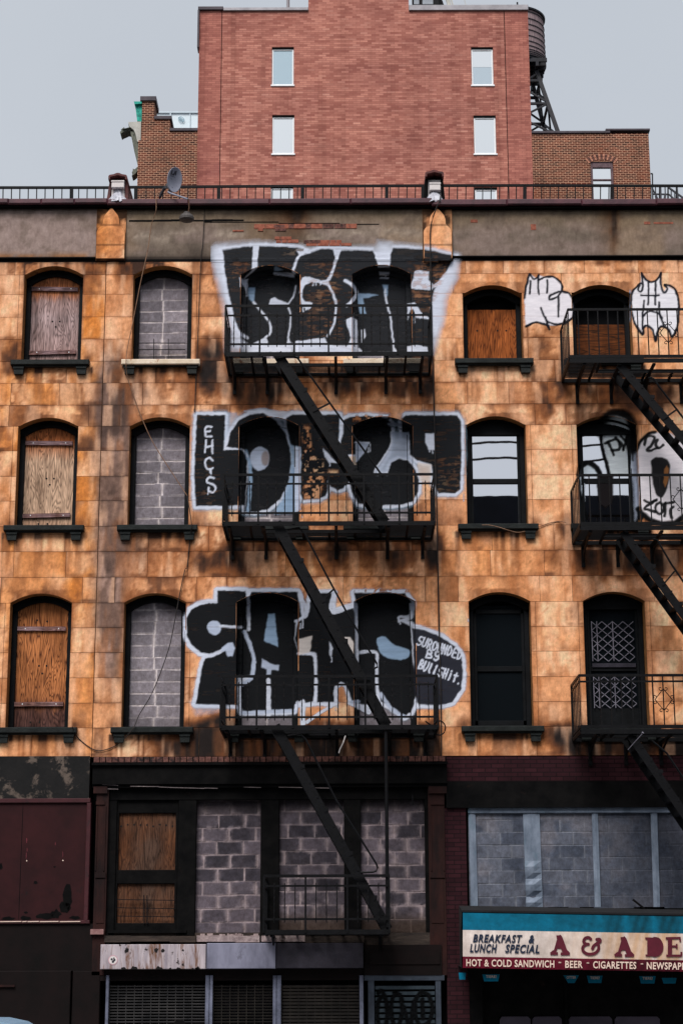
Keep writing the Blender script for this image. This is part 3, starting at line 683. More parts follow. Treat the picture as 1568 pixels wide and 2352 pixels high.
def cmu_wall(name, parent, x0, x1, z0, z1, y, mblk, mmor, join=.5, bh=.198, bond='stack', bl=None, jit=.006, gp=.018, smear=.7):
    mb = MB(); mb.box(x0, x1, y+.006, y+.06, z0, z1, 1)
    n = max(1, int(math.ceil((z1-z0)/bh)))
    for j in range(n):
        za, zb = z0+j*bh+gp*.5, min(z1, z0+(j+1)*bh-gp*.5)
        if zb-za < .02: continue
        if bond == 'stack': cuts = [x0, x0+(x1-x0)*(join+random.uniform(-.025,.025)), x1]
        else:
            cuts = [x0]; x = x0+(.12 if j % 2 else .32)+random.uniform(-.02,.02)
            while x < x1-.08: cuts.append(x); x += bl or .42
            cuts.append(x1)
        for a, b in zip(cuts, cuts[1:]):
            g1, g2, t = gp*random.uniform(.3,.8), gp*random.uniform(.4,.9), random.uniform(0, jit)
            e = lambda: random.uniform(-.003,.003)
            a_, b_ = a+(g1 if a > x0 else .002), b-(g2 if b < x1 else .002)
            k = len(mb.v); yy = y-t*.5
            mb.v += [(a_+e(), yy, za+e()),(b_+e(), yy+e()*.5, za+e()),(b_+e(), yy, zb+e()),(a_+e(), yy+e()*.5, zb+e()),(a_-.003, y+.012, za-.003),(b_+.003, y+.012, za-.003),(b_+.003, y+.012, zb+.003),(a_-.003, y+.012, zb+.003)]
            for q in ((0,1,2,3),(4,5,1,0),(5,6,2,1),(6,7,3,2),(7,4,0,3)): mb.f.append(tuple(k+i for i in q)); mb.m.append(0)
            if a > x0+.01 and random.random() < smear:          # mortar wiped over the upright joint
                n = 7; L, R = [], []; wl, wr = random.uniform(.006,.04), random.uniform(.006,.045)
                for i in range(n): zz = za-.004+(zb-za+.008)*i/(n-1); L.append((a-wl*random.uniform(.3,1.2), y-.004, zz)); R.append((a+wr*random.uniform(.3,1.2), y-.004, zz))
                for i in range(n-1): mb.quad(L[i], R[i], R[i+1], L[i+1], 1)
            if random.random() < smear*.6:                       # and squeezed out along the bed
                n = 9; w0 = random.uniform(.3, 1); s0 = random.uniform(0, 1-w0); T = []
                for i in range(n): xx = a+(b-a)*(s0+w0*i/(n-1)); T.append((xx, y-.0035, zb-random.uniform(.0,.02)*smear, zb+gp*.5+random.uniform(.0,.01)))
                for p_, q_ in zip(T, T[1:]): mb.quad((p_[0],p_[1],p_[2]),(q_[0],q_[1],q_[2]),(q_[0],q_[1],q_[3]),(p_[0],p_[1],p_[3]), 1)
    return mb.build(name, [mblk, mmor], parent)
def cmu_fine(name, parent, x0, x1, z0, z1, y, blk, blk2, mor, bond='stack', bl=.42, bh=.2, gap=.008, smear=.04, amt=1.0, seed=1, step=.014, tone=.25, recolor=None):
    nx, nz = int((x1-x0)/step)+1, int((z1-z0)/step)+1
    X, Z = np.meshgrid(np.linspace(x0, x1, nx), np.linspace(z0, z1, nz))
    zz = (Z-z0)/bh+(fbm(X*2, Z*0, seed, 2)-.5)*.10; j = np.floor(zz).astype(int); fz = (zz-j)*bh
    rj = _h(j, j*0, seed); rj2 = _h(j, j*0+7, seed)
    if bond == 'stack': cut = (x0+x1)/2+(rj-.5)*.09; dx = np.abs(X-cut); i_ = (X > cut).astype(int); hz = (rj2 > .15)*1.
    else:
        u = (X-x0)/bl+(j % 2)*.5+.18+(rj-.5)*.16; i_ = np.floor(u).astype(int); fu = u-i_; dx = np.minimum(fu, 1-fu)*bl; hz = np.ones_like(X)
    dz = np.minimum(fz, bh-fz); t = _h(i_, j, seed+3)
    n1, n2, n3 = fbm(X*5, Z*5, seed+11, 4), fbm(X*14, Z*14, seed+21, 3), fbm(X*2.2, Z*2.2, seed+31, 4)
    c = np.ones(X.shape+(3,))*np.array(blk, float); c = lerp(c, blk2, sst(.2, .8, t*.6+n1*.6)); c *= (1+tone*(t-.5)*1.2+(n2-.5)*.22)[..., None]
    g_ = gap*(.5+n1)
    mz = np.clip((g_-dz)/.005+.5, 0, 1)*hz*(.45+.55*sst(.35, .6, fbm(X*3, Z*9, seed+41, 3))); mx = np.clip((g_*(1.2)-dx)/.006+.5, 0, 1)
    w1, w2 = fbm(X*7, Z*7, seed+51, 4), fbm(X*2.5+9, Z*2.5, seed+61, 3)
    sm = amt*np.clip(np.exp(-(dx/(smear*(.25+1.5*w2)))**2)*sst(.40, .58, w1+.04)+np.exp(-(dz/(smear*.6*(.15+1.4*w2)))**2)*sst(.46, .62, w1), 0, 1)
    m = np.maximum(np.maximum(mz, mx), sm*.85)
    c = lerp(c, mor, m); c = lerp(c, np.array(mor)*.62, np.exp(-((dz-.0)/.0035)**2)*hz*sst(.52, .62, fbm(X*4, Z*20, seed+71, 3))*.8)
    c *= (.82+.36*n3)[..., None]
    if recolor is not None: c = recolor(c, (X-x0)/(x1-x0), (Z-z0)/(z1-z0), n3)
    Y = y+.006*np.maximum(mz, mx)-.003*sm-.002*(t-.5)
    mb = MB(); mb.v = np.stack([X, Y, Z], -1).reshape(-1, 3).tolist(); idx = np.arange(nx*nz).reshape(nz, nx)
    mb.f = np.stack([idx[:-1,:-1], idx[:-1,1:], idx[1:,1:], idx[1:,:-1]], -1).reshape(-1, 4).tolist(); mb.m = [0]*len(mb.f)
    k = len(mb.v); mb.box(x0, x1, y+.02, y+.07, z0, z1)
    col = np.concatenate([Sn(c).reshape(-1, 3), np.full((8, 3), .1)]); col = np.concatenate([col, np.ones((len(col), 1))], 1)
    return mb.build(name, M['cmut'], parent, col=col)
# ---------------------------------------------------------------- the setting
mb = MB(); mb.box(-400, 400, -300, 500, -.6, -.14); struct(mb.build('ground', M['asphalt']))
mb = MB(); mb.box(-60, 60, -22, -4.3, -.13, -.12); struct(mb.build('street', M['asphalt']))
mb = MB(); mb.box(-60, 60, -4.12, .6, -.13, 0); struct(mb.build('pavement', M['paving']))
mb = MB(); mb.box(-60, 60, -4.3, -4.121, -.13, -.002); struct(mb.build('kerb', M['kerbm']))
# ---------------------------------------------------------------- houses
def house(x0, x1, label):
    return empty('tenement_house', ((x0+x1)/2, 0, 0), label, 'building', 'row of joined tenement houses')
HL = house(XL, XLM, 'ochre tenement at the left edge with plywood boarded windows above a maroon shopfront')
HM = house(XLM, XMR, 'middle tenement covered in three big black and white graffiti pieces')
HR = house(XMR, XR, 'tenement on the right above the deli awning, with glazed sash windows')
H = {0:HL, 1:HM, 2:HR}; XB = {0:(XL, XLM), 1:(XLM, XMR), 2:(XMR, XR)}
OPS = {0:[OP[1,r] for r in (1,2,3)], 1:[OP[c,r] for c in (2,3,4) for r in (1,2,3)], 2:[OP[c,r] for c in (5,6) for r in (1,2,3)]}
for b in H: front(H[b], XB[b][0], XB[b][1]-.006*(b == 0), OPS[b], b)
ZCOP = {0:(461,473), 1:(463,476), 2:(466,480)}; PARB = 591
XPIL = [(222,290), (970,1038)]
def pcolor(X, Z, bid):
    px, py = Pn(X, np.zeros_like(X), Z)
    n1, n2, n3 = fbm(X*1.3, Z*2.2, 5, 5), fbm(X*4, Z*4, 15, 4), fbm(X*.8, Z*1.1, 25, 4)
    c = np.ones(X.shape+(3,))*np.array([126,110,102.])
    if bid == 0: c = lerp(c, [144,126,120], sst(.35, .65, n1))
    else:
        c = lerp(c, [104,92,82], sst(.4, .6, n1)); c = lerp(c, [132,112,92], sst(.5, .68, n3)*.7)
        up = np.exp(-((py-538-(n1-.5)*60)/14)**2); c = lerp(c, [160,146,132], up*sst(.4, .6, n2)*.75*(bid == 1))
        c = lerp(c, [128,110,86], np.exp(-((py-495)/22)**2)*.6)
    for x, w, k in ((680,26,1.0), (1408,9,1.3), (1395,22,.5), (640,60,.4)):
        if bid == 0: continue
        s_ = np.exp(-((px-x-(n2-.5)*14)/w)**2)*np.clip((600-py)/90 if x != 680 else (565-py)/70, 0, 1)*k
        c = lerp(c, [74,44,24], np.clip(s_*1.2, 0, 1)*.85); c = lerp(c, [24,20,18], sst(.55, 1, s_)*.95)
    c = lerp(c, [84,72,64], sst(.56, .70, n2)*.4)
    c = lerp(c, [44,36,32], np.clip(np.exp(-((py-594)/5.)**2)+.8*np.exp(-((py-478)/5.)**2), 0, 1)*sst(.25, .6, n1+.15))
    c = lerp(c, [150,96,52], np.exp(-((py-590)/8)**2)*sst(.55, .65, n1)*.7*(bid == 0))
    return Sn(c*(.92+.16*n2)[..., None])
for b in H:
    xa, xb = XB[b]
    z0, z1 = ZS[0]+.004, ZY(ZCOP[b][0]+4)
    mb = MB(); nx, nz = int((xb-xa)/.05), int((z1-z0)/.05)
    for j in range(nz+1):
        for i in range(nx+1): mb.v.append((xa+(xb-xa)*i/nx, 0, z0+(z1-z0)*j/nz))
    for j in range(nz):
        for i in range(nx): a = j*(nx+1)+i; mb.f.append((a, a+1, a+nx+2, a+nx+1)); mb.m.append(0)
    v = np.array(mb.v); c = pcolor(v[:,0], v[:,2], b); cc = np.concatenate([c, np.ones((len(c),1))], 1)
    n = len(mb.v); mb.box(xa, xb, .03, .35, z0, z1-.02, 1)
    cc = np.concatenate([cc, np.ones((len(mb.v)-n, 4))*.1])
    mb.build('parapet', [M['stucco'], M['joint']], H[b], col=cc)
    # ledge, with a dark strip painted as the shadow line of a groove
    mb = MB(); mb.box(xa, xb, -.004, .03, ZY(600)-.0, ZY(594), 0)
    if b != 1: mb.bbox(xa, xb, -.05, -.004, ZY(594), ZY(590), .01, 0)
    mb.build('ledge_and_shadow_line', M['soot'], H[b])
    # coping: maroon sheet metal over a black fascia
    y0, y1 = ZCOP[b]
    mb = MB(); nseg = 4; zt, zb = ZY(y0), ZY(y1)
    for i in range(nseg):
        a, e = xa+(xb-xa)*i/nseg, xa+(xb-xa)*(i+1)/nseg; d = random.uniform(-.008,.008)
        mb.bbox(a, e, -.16+random.uniform(-.006,.006), .42, zb+d, zt+d*.4, .02, 0)
    mb.box(xa, xb, -.10, -.002, ZY(y1+4), zb-.012, 1)
    mb.build('coping', [M['maroon'], M['soot']], H[b])
    mb = MB(); mb.box(xa, xb, .42, 11, ZY(y0+30)-.15, ZY(y0+30), 0); mb.box(xa, xb, 11, 11.3, 0, ZY(y0+30), 0); mb.build('roof', M['roofm'], H[b])
    mb = MB(); mb.box(xa, xb, .42, .6, 0, ZY(y0+30)-.152); mb.build('light_block_slab', M['void'], H[b])  # added black slab behind the front, stops light leaking through gaps
# pilasters in the parapet with pointed stone panels
for k, (a, e) in enumerate(XPIL):
    X0, X1, Z0, Z1 = pr(a, 482, e, 600, 0); xc, hw = (X0+X1)/2, (X1-X0)/2
    fr = Front(); mb = fr.mb
    n = 24
    def sheet(poly, y0, y1):
        nonlocal_r = None
        mb.prism(poly, y0, y1)
    mb.box(X0, X1, -.03, .0, Z0-.0, Z1); h = Z1-Z0
    prof = [(.96,0),(.96,.52),(.93,.56),(.80,.62),(.62,.66),(.56,.70),(.55,.78),(.46,.86),(.24,.94),(.06,1.0)]
    L = [(xc+r*hw, Z0+.02+t*h*.97) for r, t in prof]+[(xc-r*hw, Z0+.02+t*h*.97) for r, t in prof[::-1]]
    mb.prism(L, -.075, -.031)
    fr.pad(.3, .4)
    g0 = len(mb.v)
    for j in range(31):
        for i in range(13): mb.v.append((X0+.004+(X1-X0-.008)*i/12, -.0315, Z0+.004+(Z1-Z0-.008)*j/30))
    for j in range(30):
        for i in range(12): q = g0+j*13+i; mb.f.append((q, q+1, q+14, q+13)); mb.m.append(0)
    fr.pad(.3, .4)
    # fine front grid to carry the stains
    v0 = len(mb.v)
    for j in range(31):
        t = j/30; r = np.interp(t, [p[1] for p in prof], [p[0] for p in prof])*.985
        for i in range(13): mb.v.append((xc+(i/12*2-1)*hw*r, -.078, Z0+.025+t*h*.965))
    for j in range(30):
        for i in range(12): q = v0+j*13+i; mb.f.append((q, q+1, q+14, q+13)); mb.m.append(0)
    fr.pad(.25, .4)
    v = np.array(mb.v); r = np.array(fr.r); c = stone_color(v[:,0], v[:,2], r[:,0], r[:,1], np.zeros(len(v), int))
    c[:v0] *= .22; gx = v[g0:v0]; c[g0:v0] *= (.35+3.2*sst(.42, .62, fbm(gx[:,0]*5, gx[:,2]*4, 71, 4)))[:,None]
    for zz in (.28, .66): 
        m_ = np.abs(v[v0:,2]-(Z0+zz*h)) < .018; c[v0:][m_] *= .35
    mb.build('pilaster', M['stone'], H[1] if k else H[0], col=np.concatenate([c, np.ones((len(c),1))], 1))
# bare brick showing through the middle parapet
def brickpatch(x0, y0, x1, y1, rows, skip=.25):
    mb = MB()
    X0, X1, Z0, Z1 = pr(x0, y0, x1, y1, 0); rh = (Z1-Z0)/rows
    for j in range(rows):
        x = X0-random.random()*.1
        while x < X1:
            w = random.choice((.2,.2,.1))
            if random.random() > skip: mb.bbox(x+.005, x+w-.005, -.007-random.random()*.006, .01, Z0+j*rh+.005, Z0+(j+1)*rh-.005, .004, 0 if random.random() < .7 else 1)
            x += w
    mb.build('exposed_brick', [M['redbrick'], M['brickrow']], HM)
for p in ((585,514,795,526,1,.12),(604,524,640,532,1,.3),(640,543,662,551,1,0),(634,550,682,559,1,.1),(700,551,735,560,1,.0),(738,551,772,560,1,0),(708,558,790,566,1,.2),(537,528,548,533,1,0),(640,516,700,524,1,.3)): brickpatch(*p)
mb = MB(); X0, X1, Z0, Z1 = pr(297, 504, 560, 508, 0)
x = X0
while x < X1: w = random.uniform(.1,.4); mb.box(x, min(x+w, X1), -.006, .01, Z0+random.uniform(-.01,.005), Z1+random.uniform(-.012,.004)); x += w
for a, y, e in ((470,509,640),(640,512,780),(780,514,870)): pbox(mb, a, y, e, y+1.6, -.006, .01)
mb.build('parapet_crack', M['soot'], HM)
for a, y, e, f in ((1080,504,1096,511),(1218,515,1230,528),(1478,509,1492,515),(1500,510,1545,514)): mb = MB(); pbox(mb, a, y, e, f, -.005, .01); mb.build('exposed_brick', M['redbrick'], HR)
# windows
H3 = [(.38,.86),(.58,.85),(.45,.50),(.60,.50),(.52,.44),(.32,.06),(.5,.06)]
for r, mt, bt in ((1,'ply1',(.81,.14)), (2,'ply2',(.80,.13)), (3,'ply3',(.755,.19))):
    window(HL, OP[1,r], 'board', dict(mat=mt, holes=H3, battens=bt))
for r in (1,2,3):
    for c in (2,3,4): window(HM, OP[c,r], 'block')
window(HR, OP[5,1], 'board', dict(mat='ply4', holes=[(.2,.62),(.62,.62),(.8,.62)]), topy=700)
window(HR, OP[6,1], 'board', dict(mat='ply5', holes=[]), topy=735)
window(HR, OP[5,2], 'sash'); window(HR, OP[6,2], 'sash'); window(HR, OP[5,3], 'dark'); window(HR, OP[6,3], 'gate')
# little wire grilles in front of two openings
def grille(parent, x0, x1, ys, xs, Y, y0, y1, r=.006):
    mb = MB()
    for y in ys: mb.bar(W(x0, y, Y), W(x1, y, Y), r*2)
    for x in xs: mb.bar(W(x, y0, Y), W(x, y1, Y), r*2)
    return mb.build('wire_grille', M['iron'], parent)
grille(HM, 316, 426, (788,803,820), (353.6,387), .21, 778, 826)
# ---------------------------------------------------------------- graffiti
def pil_extra(x0, x1):
    def f(X, Y, P0, Yp, zone, ok):
        a, b, c, d = pr(x0, 482, x1, 600, 0)
        inn = (P0[...,0] > a) & (P0[...,0] < b) & (P0[...,2] > c) & (P0[...,2] < d)
        core = inn & (P0[...,0] > a+.02) & (P0[...,0] < b-.02)
        Yp[core] = -.084; zone[core] = 90; ok &= ~(inn & ~core)
        g = (~inn) & (np.abs(P0[...,2]-ZY(597)) < .035); Yp[g] = -.009
    return f
def wear(c, poly, s0=.52, amt=.8, seed=3, horiz=True):
    m = np.zeros(c.X.shape)
    p = c.T(poly); sl = c.win(p, 4); D, ins = c.dist(p, sl, True); m[sl] = np.clip(.5-np.where(ins, -D, D)/8, 0, 1)
    n = fbm(c.X/(16 if horiz else 7), c.Y/(4 if horiz else 9), seed, 4)
    c.erase(m*sst(s0, s0+.08, n)*amt)
def joints(c, k=.45):
    L = np.minimum.reduce([np.abs(c.Y-y) for y in YS])
    white = sst(.25, .5, c.rgb.mean(-1)); c.erase(np.exp(-(L/1.1)**2)*white*k)
ops = OPS[1]
def drips(c, pts, col, w=5):
    for x, y, l in pts: c.stroke([(x,y-6),(x+random.uniform(-1,1),y+l*.5),(x+random.uniform(-1.5,1.5),y+l)], w*random.uniform(.6,1.1), col, .85, .7); c.fill(el(x, y+l, w*.5, w*.8, 8), col, .85, .8)
el = lambda x, y, a, b, n=18: [(x+a*math.cos(k*2*math.pi/n), y+b*math.sin(k*2*math.pi/n)) for k in range(n)]
# --- top piece
c = Canvas(484, 546, 1064, 826, 2.0, (470.8,516.7,.3698), 2)
hal = [(40,180),(70,130),(300,110),(560,130),(650,150),(730,130),(830,145),(1040,145),(1090,135),(1160,120),(1400,148),(1568,190),(1555,320),(1490,430),(1470,560),(1420,740),(1395,800),(560,790),(262,790),(140,785),(130,560),(105,440),(80,330),(60,240)]
c.fill(hal, WHT, .85, 12); c.fill([(1568,190),(1560,330),(1490,460),(1480,600),(1415,800),(1400,700),(1400,500),(1440,370)], WHT, .75, 9)
c.fill([(40,140),(130,120),(135,330),(160,560),(120,440),(70,330),(50,220)], WHT, .6, 7)
c.fill([(1075,100),(1150,110),(1130,200),(1060,190)], WHT, .6, 8)
c.fill([(100,148),(300,128),(560,138),(650,160),(740,142),(830,160),(1040,158),(1060,190),(1150,190),(1165,140),(1400,155),(1550,192),(1545,235),(1440,370),(1418,420),(1400,500),(1395,790),(1250,795),(1130,790),(980,790),(880,750),(740,745),(620,722),(520,740),(380,750),(270,745),(225,695),(190,620),(158,520),(125,330)], BLK, .97, 1.6)
for pl in ([(298,130),(335,130),(322,270),(290,300),(240,338),(268,336),(264,420),(232,372),(214,335),(210,322),(236,336),(290,285)], [(425,292),(550,302),(556,326),(428,312)], [(398,492),(408,458),(430,447),(462,466),(515,490),(515,502),(400,500)],
           [(505,735),(516,700),(536,735)], [(606,325),(650,322),(720,345),(770,338),(775,385),(720,362),(660,355),(625,372),(604,400),(600,450),(622,475),(668,482),(662,506),(640,530),(600,500),(586,420),(592,360)],
           [(792,150),(846,155),(828,200),(800,290),(778,345),(755,345),(790,270),(806,200)], [(1045,165),(1152,175),(1146,262),(1075,262),(1065,220)], [(1078,290),(1145,292),(1140,312),(1082,312)], [(1085,325),(1140,327),(1138,335),(1085,334)],
           [(1300,290),(1330,280),(1390,290),(1385,340),(1412,370),(1412,405),(1280,395),(1275,370),(1295,330)], [(1255,490),(1300,478),(1330,520),(1350,555),(1388,572),(1388,586),(1310,575),(1292,522),(1272,530),(1258,588)],
           [(870,590),(905,572),(946,590),(950,760),(985,790),(880,765),(905,700),(886,640)], [(966,650),(990,645),(996,690),(975,740)], [(562,720),(620,715),(740,700),(760,735),(870,765),(985,795),(560,790)], [(265,748),(380,700),(400,740),(520,735),(540,790),(265,790)], [(1175,760),(1200,792),(1178,792)], [(1252,755),(1310,745),(1380,760),(1388,795),(1252,792)], [(565,150),(640,145),(650,165),(585,190)]):
    c.fill(pl, WHT, .93, 1.0)
for pl in ([(270,392),(312,386),(302,480),(274,460)], [(428,264),(440,256),(482,280),(430,286)], [(943,420),(1075,435),(980,456),(986,500),(1002,555),(960,550),(948,480)], [(1102,372),(1136,372),(1130,440),(1115,445)]):
    c.fill(pl, BLU, .85, 1.4)
for p, w in (([(300,480),(345,530),(390,590),(410,650),(390,690),(340,725)],13), ([(650,168),(585,192),(565,235),(548,280),(556,300)],15), ([(515,492),(550,440),(562,378)],8), ([(518,515),(532,560),(525,640),(515,720)],9),
             ([(770,380),(800,440),(812,490),(810,560),(795,630),(760,690)],13), ([(870,345),(910,370),(938,410),(930,450),(880,500)],20), ([(1118,400),(1118,430),(1130,500),(1150,580),(1165,700),(1172,785)],10), ([(1560,200),(1500,300),(1440,368),(1405,385)],20), ([(100,160),(120,330),(160,520),(200,650),(260,700)],20)):
    c.stroke(p, w, WHT, .95, 1.2)
c.stroke([(95,150),(300,122),(560,130),(650,158),(740,138),(1040,148)], 16, WHT, .9, 2.5); c.stroke([(1165,130),(1400,148),(1568,190)], 14, WHT, .85, 2.5)
drips(c, [(262,410,30),(222,350,30),(630,345,20),(672,348,26),(690,350,22),(716,355,16),(610,500,36),(628,505,22),(650,500,16),(1060,180,22),(1120,300,16),(920,560,22),(700,740,24),(1300,580,26),(1335,560,18),(1420,500,60),(1440,600,50)], WHT, 7)
n = fbm(c.X/20, c.Y/3.6, 8, 4); mid = (c.rgb.mean(-1) < .1); c.erase(mid*sst(.50, .68, n)*.24)
wear(c, [(640,190),(820,190),(830,420),(860,700),(640,700)], .52, .34, 4); wear(c, [(1300,190),(1540,200),(1400,520),(1280,440)], .46, .4, 5); wear(c, [(150,200),(300,200),(250,330),(160,330)], .48, .36, 6)
wear(c, [(480,140),(650,140),(620,190),(480,190)], .5, .8, 7); joints(c)
c.build('graffiti', HM, [o for o in ops if o['row'] == 1], extra=pil_extra(970,1038), front=-.0035)
# --- middle piece
c = Canvas(434, 936, 1080, 1190, 2.0, (413.4,918.6,.4321), 3)
L1 = [(90,80),(240,80),(238,170),(235,262),(330,265),(358,300),(358,400),(345,562),(85,566),(75,400),(84,200)]
L2 = [(250,250),(265,180),(310,112),(370,78),(440,68),(510,108),(560,180),(585,260),(590,350),(572,450),(530,530),(470,580),(400,597),(345,592),(352,500),(362,400),(366,330),(335,266)]
L3 = [(565,95),(600,76),(848,78),(845,170),(838,250),(880,300),(905,350),(900,430),(870,470),(835,478),(800,462),(785,430),(785,480),(770,510),(735,526),(655,530),(640,500),(642,250),(590,240),(568,160)]
L4 = [(868,110),(900,90),(1000,84),(1100,95),(1125,130),(1120,220),(1100,290),(1040,388),(1100,390),(1120,332),(1160,312),(1210,322),(1245,360),(1266,420),(1265,490),(1235,540),(1180,556),(1060,562),(950,552),(915,500),(900,440),(915,380),(930,290),(870,295),(842,262),(866,180)]
L5 = [(1175,100),(1200,80),(1470,82),(1492,115),(1495,300),(1488,470),(1460,498),(1370,495),(1345,440),(1337,345),(1260,322),(1220,290),(1215,210),(1180,200)]
for l in (L1, L2, L3, L4, L5): c.fill(l, S(170,196,218), .35, 3.5, 11); c.fill(l, WHT, .96, 1.6, 7)
c.fill([(240,66),(300,66),(310,90),(250,200),(236,200)], PALE, .5, 3)
c.fill([(345,60),(430,44),(520,58),(640,70),(640,110),(520,110),(380,70)], WHT, .8, 3)
c.fill([(575,180),(590,232),(640,250),(640,580),(600,605),(500,606),(545,520),(585,400),(590,300)], BLU, .9, 2.5)
c.fill([(605,250),(632,250),(632,590),(612,600)], WHT, .85, 1.5)
for l in (L1, L2, L3, L4, L5): c.fill(l, BLK, .985, 1.3)
c.stroke([(350,272),(372,350),(372,470),(362,590)], 17, BLU, .9, 1.6)
el = lambda x, y, a, b, n=18: [(x+a*math.cos(k*2*math.pi/n), y+b*math.sin(k*2*math.pi/n)) for k in range(n)]
c.fill(el(424,312,52,63), PALE, .95, 1.4); c.fill(el(453,312,22,40), S(130,112,104), .8, 2)
c.stroke([(238,262),(330,264),(360,300)], 8, WHT, .95, .9)
c.fill([(935,225),(1006,228),(985,270),(940,330),(930,332)], PALE, .9, 1.2); c.stroke([(932,226),(1004,228)], 8, WHT, .95, .8)
c.fill([(1122,170),(1215,170),(1222,315),(1160,312),(1118,335),(1098,388),(1032,388),(1085,300),(1120,240)], PALE, .8, 1.5); c.stroke([(1122,170),(1120,235),(1085,300),(1032,388),(1098,388)], 9, WHT, .9, 1)
c.fill([(1100,122),(1176,124),(1176,142),(1110,140)], PALE, .8, 1)
c.fill([(880,300),(932,300),(935,362),(915,380),(872,318)], S(200,180,160), .85, 1.4); c.fill([(758,256),(832,335),(790,332),(768,300)], WHT, .9, 1.2)
c.fill([(1302,180),(1354,178),(1352,268),(1320,264),(1304,222)], WHT, .95, 1.2); c.fill([(1262,332),(1335,345),(1334,430),(1310,440),(1272,432),(1266,390)], S(214,200,190), .8, 1.5)
for pl in ([(168,144),(146,142),(135,150),(136,172),(138,194),(168,192)], [(137,168),(162,167)], [(138,216),(134,278)], [(172,214),(172,284)], [(134,248),(174,246)], [(174,322),(158,308),(138,318),(134,345),(148,368),(174,362)], [(160,366),(162,384)], [(182,416),(160,410),(144,424),(150,440),(178,450),(190,472),(174,492),(152,484),(152,468)]): c.stroke(pl, 10, WHT, .95, .8)
drips(c, [(1325,262,12),(1340,266,16),(1100,388,10),(1050,385,14),(166,380,12),(150,490,12),(795,330,22),(900,362,22),(650,606,16),(1508,505,30),(1010,240,30),(1000,262,14)], WHT, 6)
n = fbm(c.X/24, c.Y/3.4, 18, 4); mid = (c.rgb.mean(-1) < .1); c.erase(mid*sst(.56, .70, n)*.18)
wear(c, [(650,130),(690,140),(700,250),(760,330),(770,420),(740,525),(652,528)], .50, .92, 9, False); wear(c, [(915,80),(1180,78),(1180,108),(915,112)], .42, .9, 10, False); wear(c, [(1370,300),(1490,300),(1480,490),(1370,480)], .52, .28, 12); wear(c, [(80,470),(200,470),(200,560),(80,560)], .54, .25, 13); wear(c, [(790,370),(840,370),(840,410),(780,400)], .4, .9, 14, False)
joints(c, .35); c.build('graffiti', HM, [o for o in ops if o['row'] == 2], front=-.0035)
# --- bottom piece
c = Canvas(420, 1334, 1084, 1676, 2.0, (401.9,1309,.4394), 4)
A1 = [(222,172),(222,108),(372,110),(386,180),(380,300),(362,330),(392,390),(412,470),(402,545),(350,560),(335,600),(335,708),(108,702),(120,640),(140,520),(158,462),(205,452),(235,432),(180,442),(130,432),(85,392),(62,342),(60,255),(85,208),(130,182),(180,172)]
A2 = [(398,115),(640,116),(652,180),(662,250),(632,275),(624,360),(645,442),(712,440),(728,470),(732,560),(728,688),(628,702),(620,738),(350,742),(345,596),(402,570),(422,480),(400,390),(372,325),(390,260),(386,170)]
A3 = [(712,120),(828,122),(816,225),(930,190),(948,250),(950,420),(1046,430),(1052,560),(1058,705),(960,702),(918,690),(885,600),(850,598),(836,692),(742,692),(735,560),(728,445),(645,440),(626,360),(640,270),(700,225)]
A4 = [(935,120),(1200,122),(1236,170),(1226,240),(1165,265),(1230,292),(1242,480),(1262,560),(1250,700),(1230,745),(1200,768),(1120,710),(1075,690),(1052,560),(1046,430),(955,430),(950,300),(945,180)]
A5 = [(1235,302),(1280,308),(1390,350),(1460,400),(1497,450),(1502,540),(1496,620),(1450,690),(1400,706),(1270,704),(1250,650),(1245,400)]
AL = (A1, A2, A3, A4, A5)
for l in AL: c.fill(l, WHT, .30, 4, 10); c.fill(l, WHT, .97, 1.5, 8.5)
c.fill([(80,690),(240,690),(230,740),(110,760)], PALE, .4, 6)
for l in AL: c.fill(l, BLK if l is not A5 else S(34,35,44), .99, 1.2)
c.fill(el(205,302,37,38), PALE, .95, 1.2); c.stroke([(235,295),(350,300)], 13, WHT, .95, 1)
c.stroke([(70,390),(130,438),(190,446),(240,425),(275,400)], 18, WHT, .92, 1.2); c.fill([(245,405),(275,382),(302,380),(314,410),(302,450),(276,452),(266,425),(240,428)], PALE, .92, 1.3)
for p, w in (([(384,160),(386,310)],18), ([(362,325),(392,390),(412,470),(404,545)],20), ([(375,115),(385,180)],14), ([(488,575),(488,760)],24), ([(335,560),(338,745)],18), ([(655,120),(690,225),(665,250),(632,268)],15), ([(828,122),(816,222),(930,190),(946,182)],16), ([(946,185),(950,480)],16), ([(955,432),(1050,432),(1052,520),(1058,705)],15), ([(1230,180),(1225,238),(1172,246),(1168,268)],13),
             ([(645,436),(715,438),(732,470),(728,690),(640,695)],16), ([(1075,650),(1130,725),(1200,768)],20), ([(690,795),(760,745),(832,705)],17), ([(668,690),(668,800)],26), ([(960,715),(1012,742)],30), ([(350,748),(620,738)],20), ([(840,690),(838,630),(860,598),(886,610),(918,690)],17), ([(350,602),(400,565)],20), ([(925,690),(955,690)],20)):
    c.stroke(p, w, WHT if w != 20 else PALE, .93, 1.0)
c.fill([(487,230),(520,230),(538,400),(465,370)], BLU, .85, 1.4)
c.fill([(455,465),(500,490),(545,500),(540,524),(505,522),(500,548),(478,548),(478,520),(452,508)], PALE, .92, 1.2)
c.fill([(648,362),(716,345),(705,430),(645,445)], S(206,196,190), .9, 1.2); c.fill([(852,350),(915,352),(936,385),(930,455),(880,400)], S(206,196,190), .9, 1.2); c.fill([(806,375),(826,410),(815,465),(806,430)], WHT, .9, 1)
c.fill([(1055,360),(1090,350),(1118,370),(1150,395),(1220,418),(1226,440),(1202,466),(1130,466),(1080,440),(1060,400)], BLU, .85, 1.3, smooth=True)
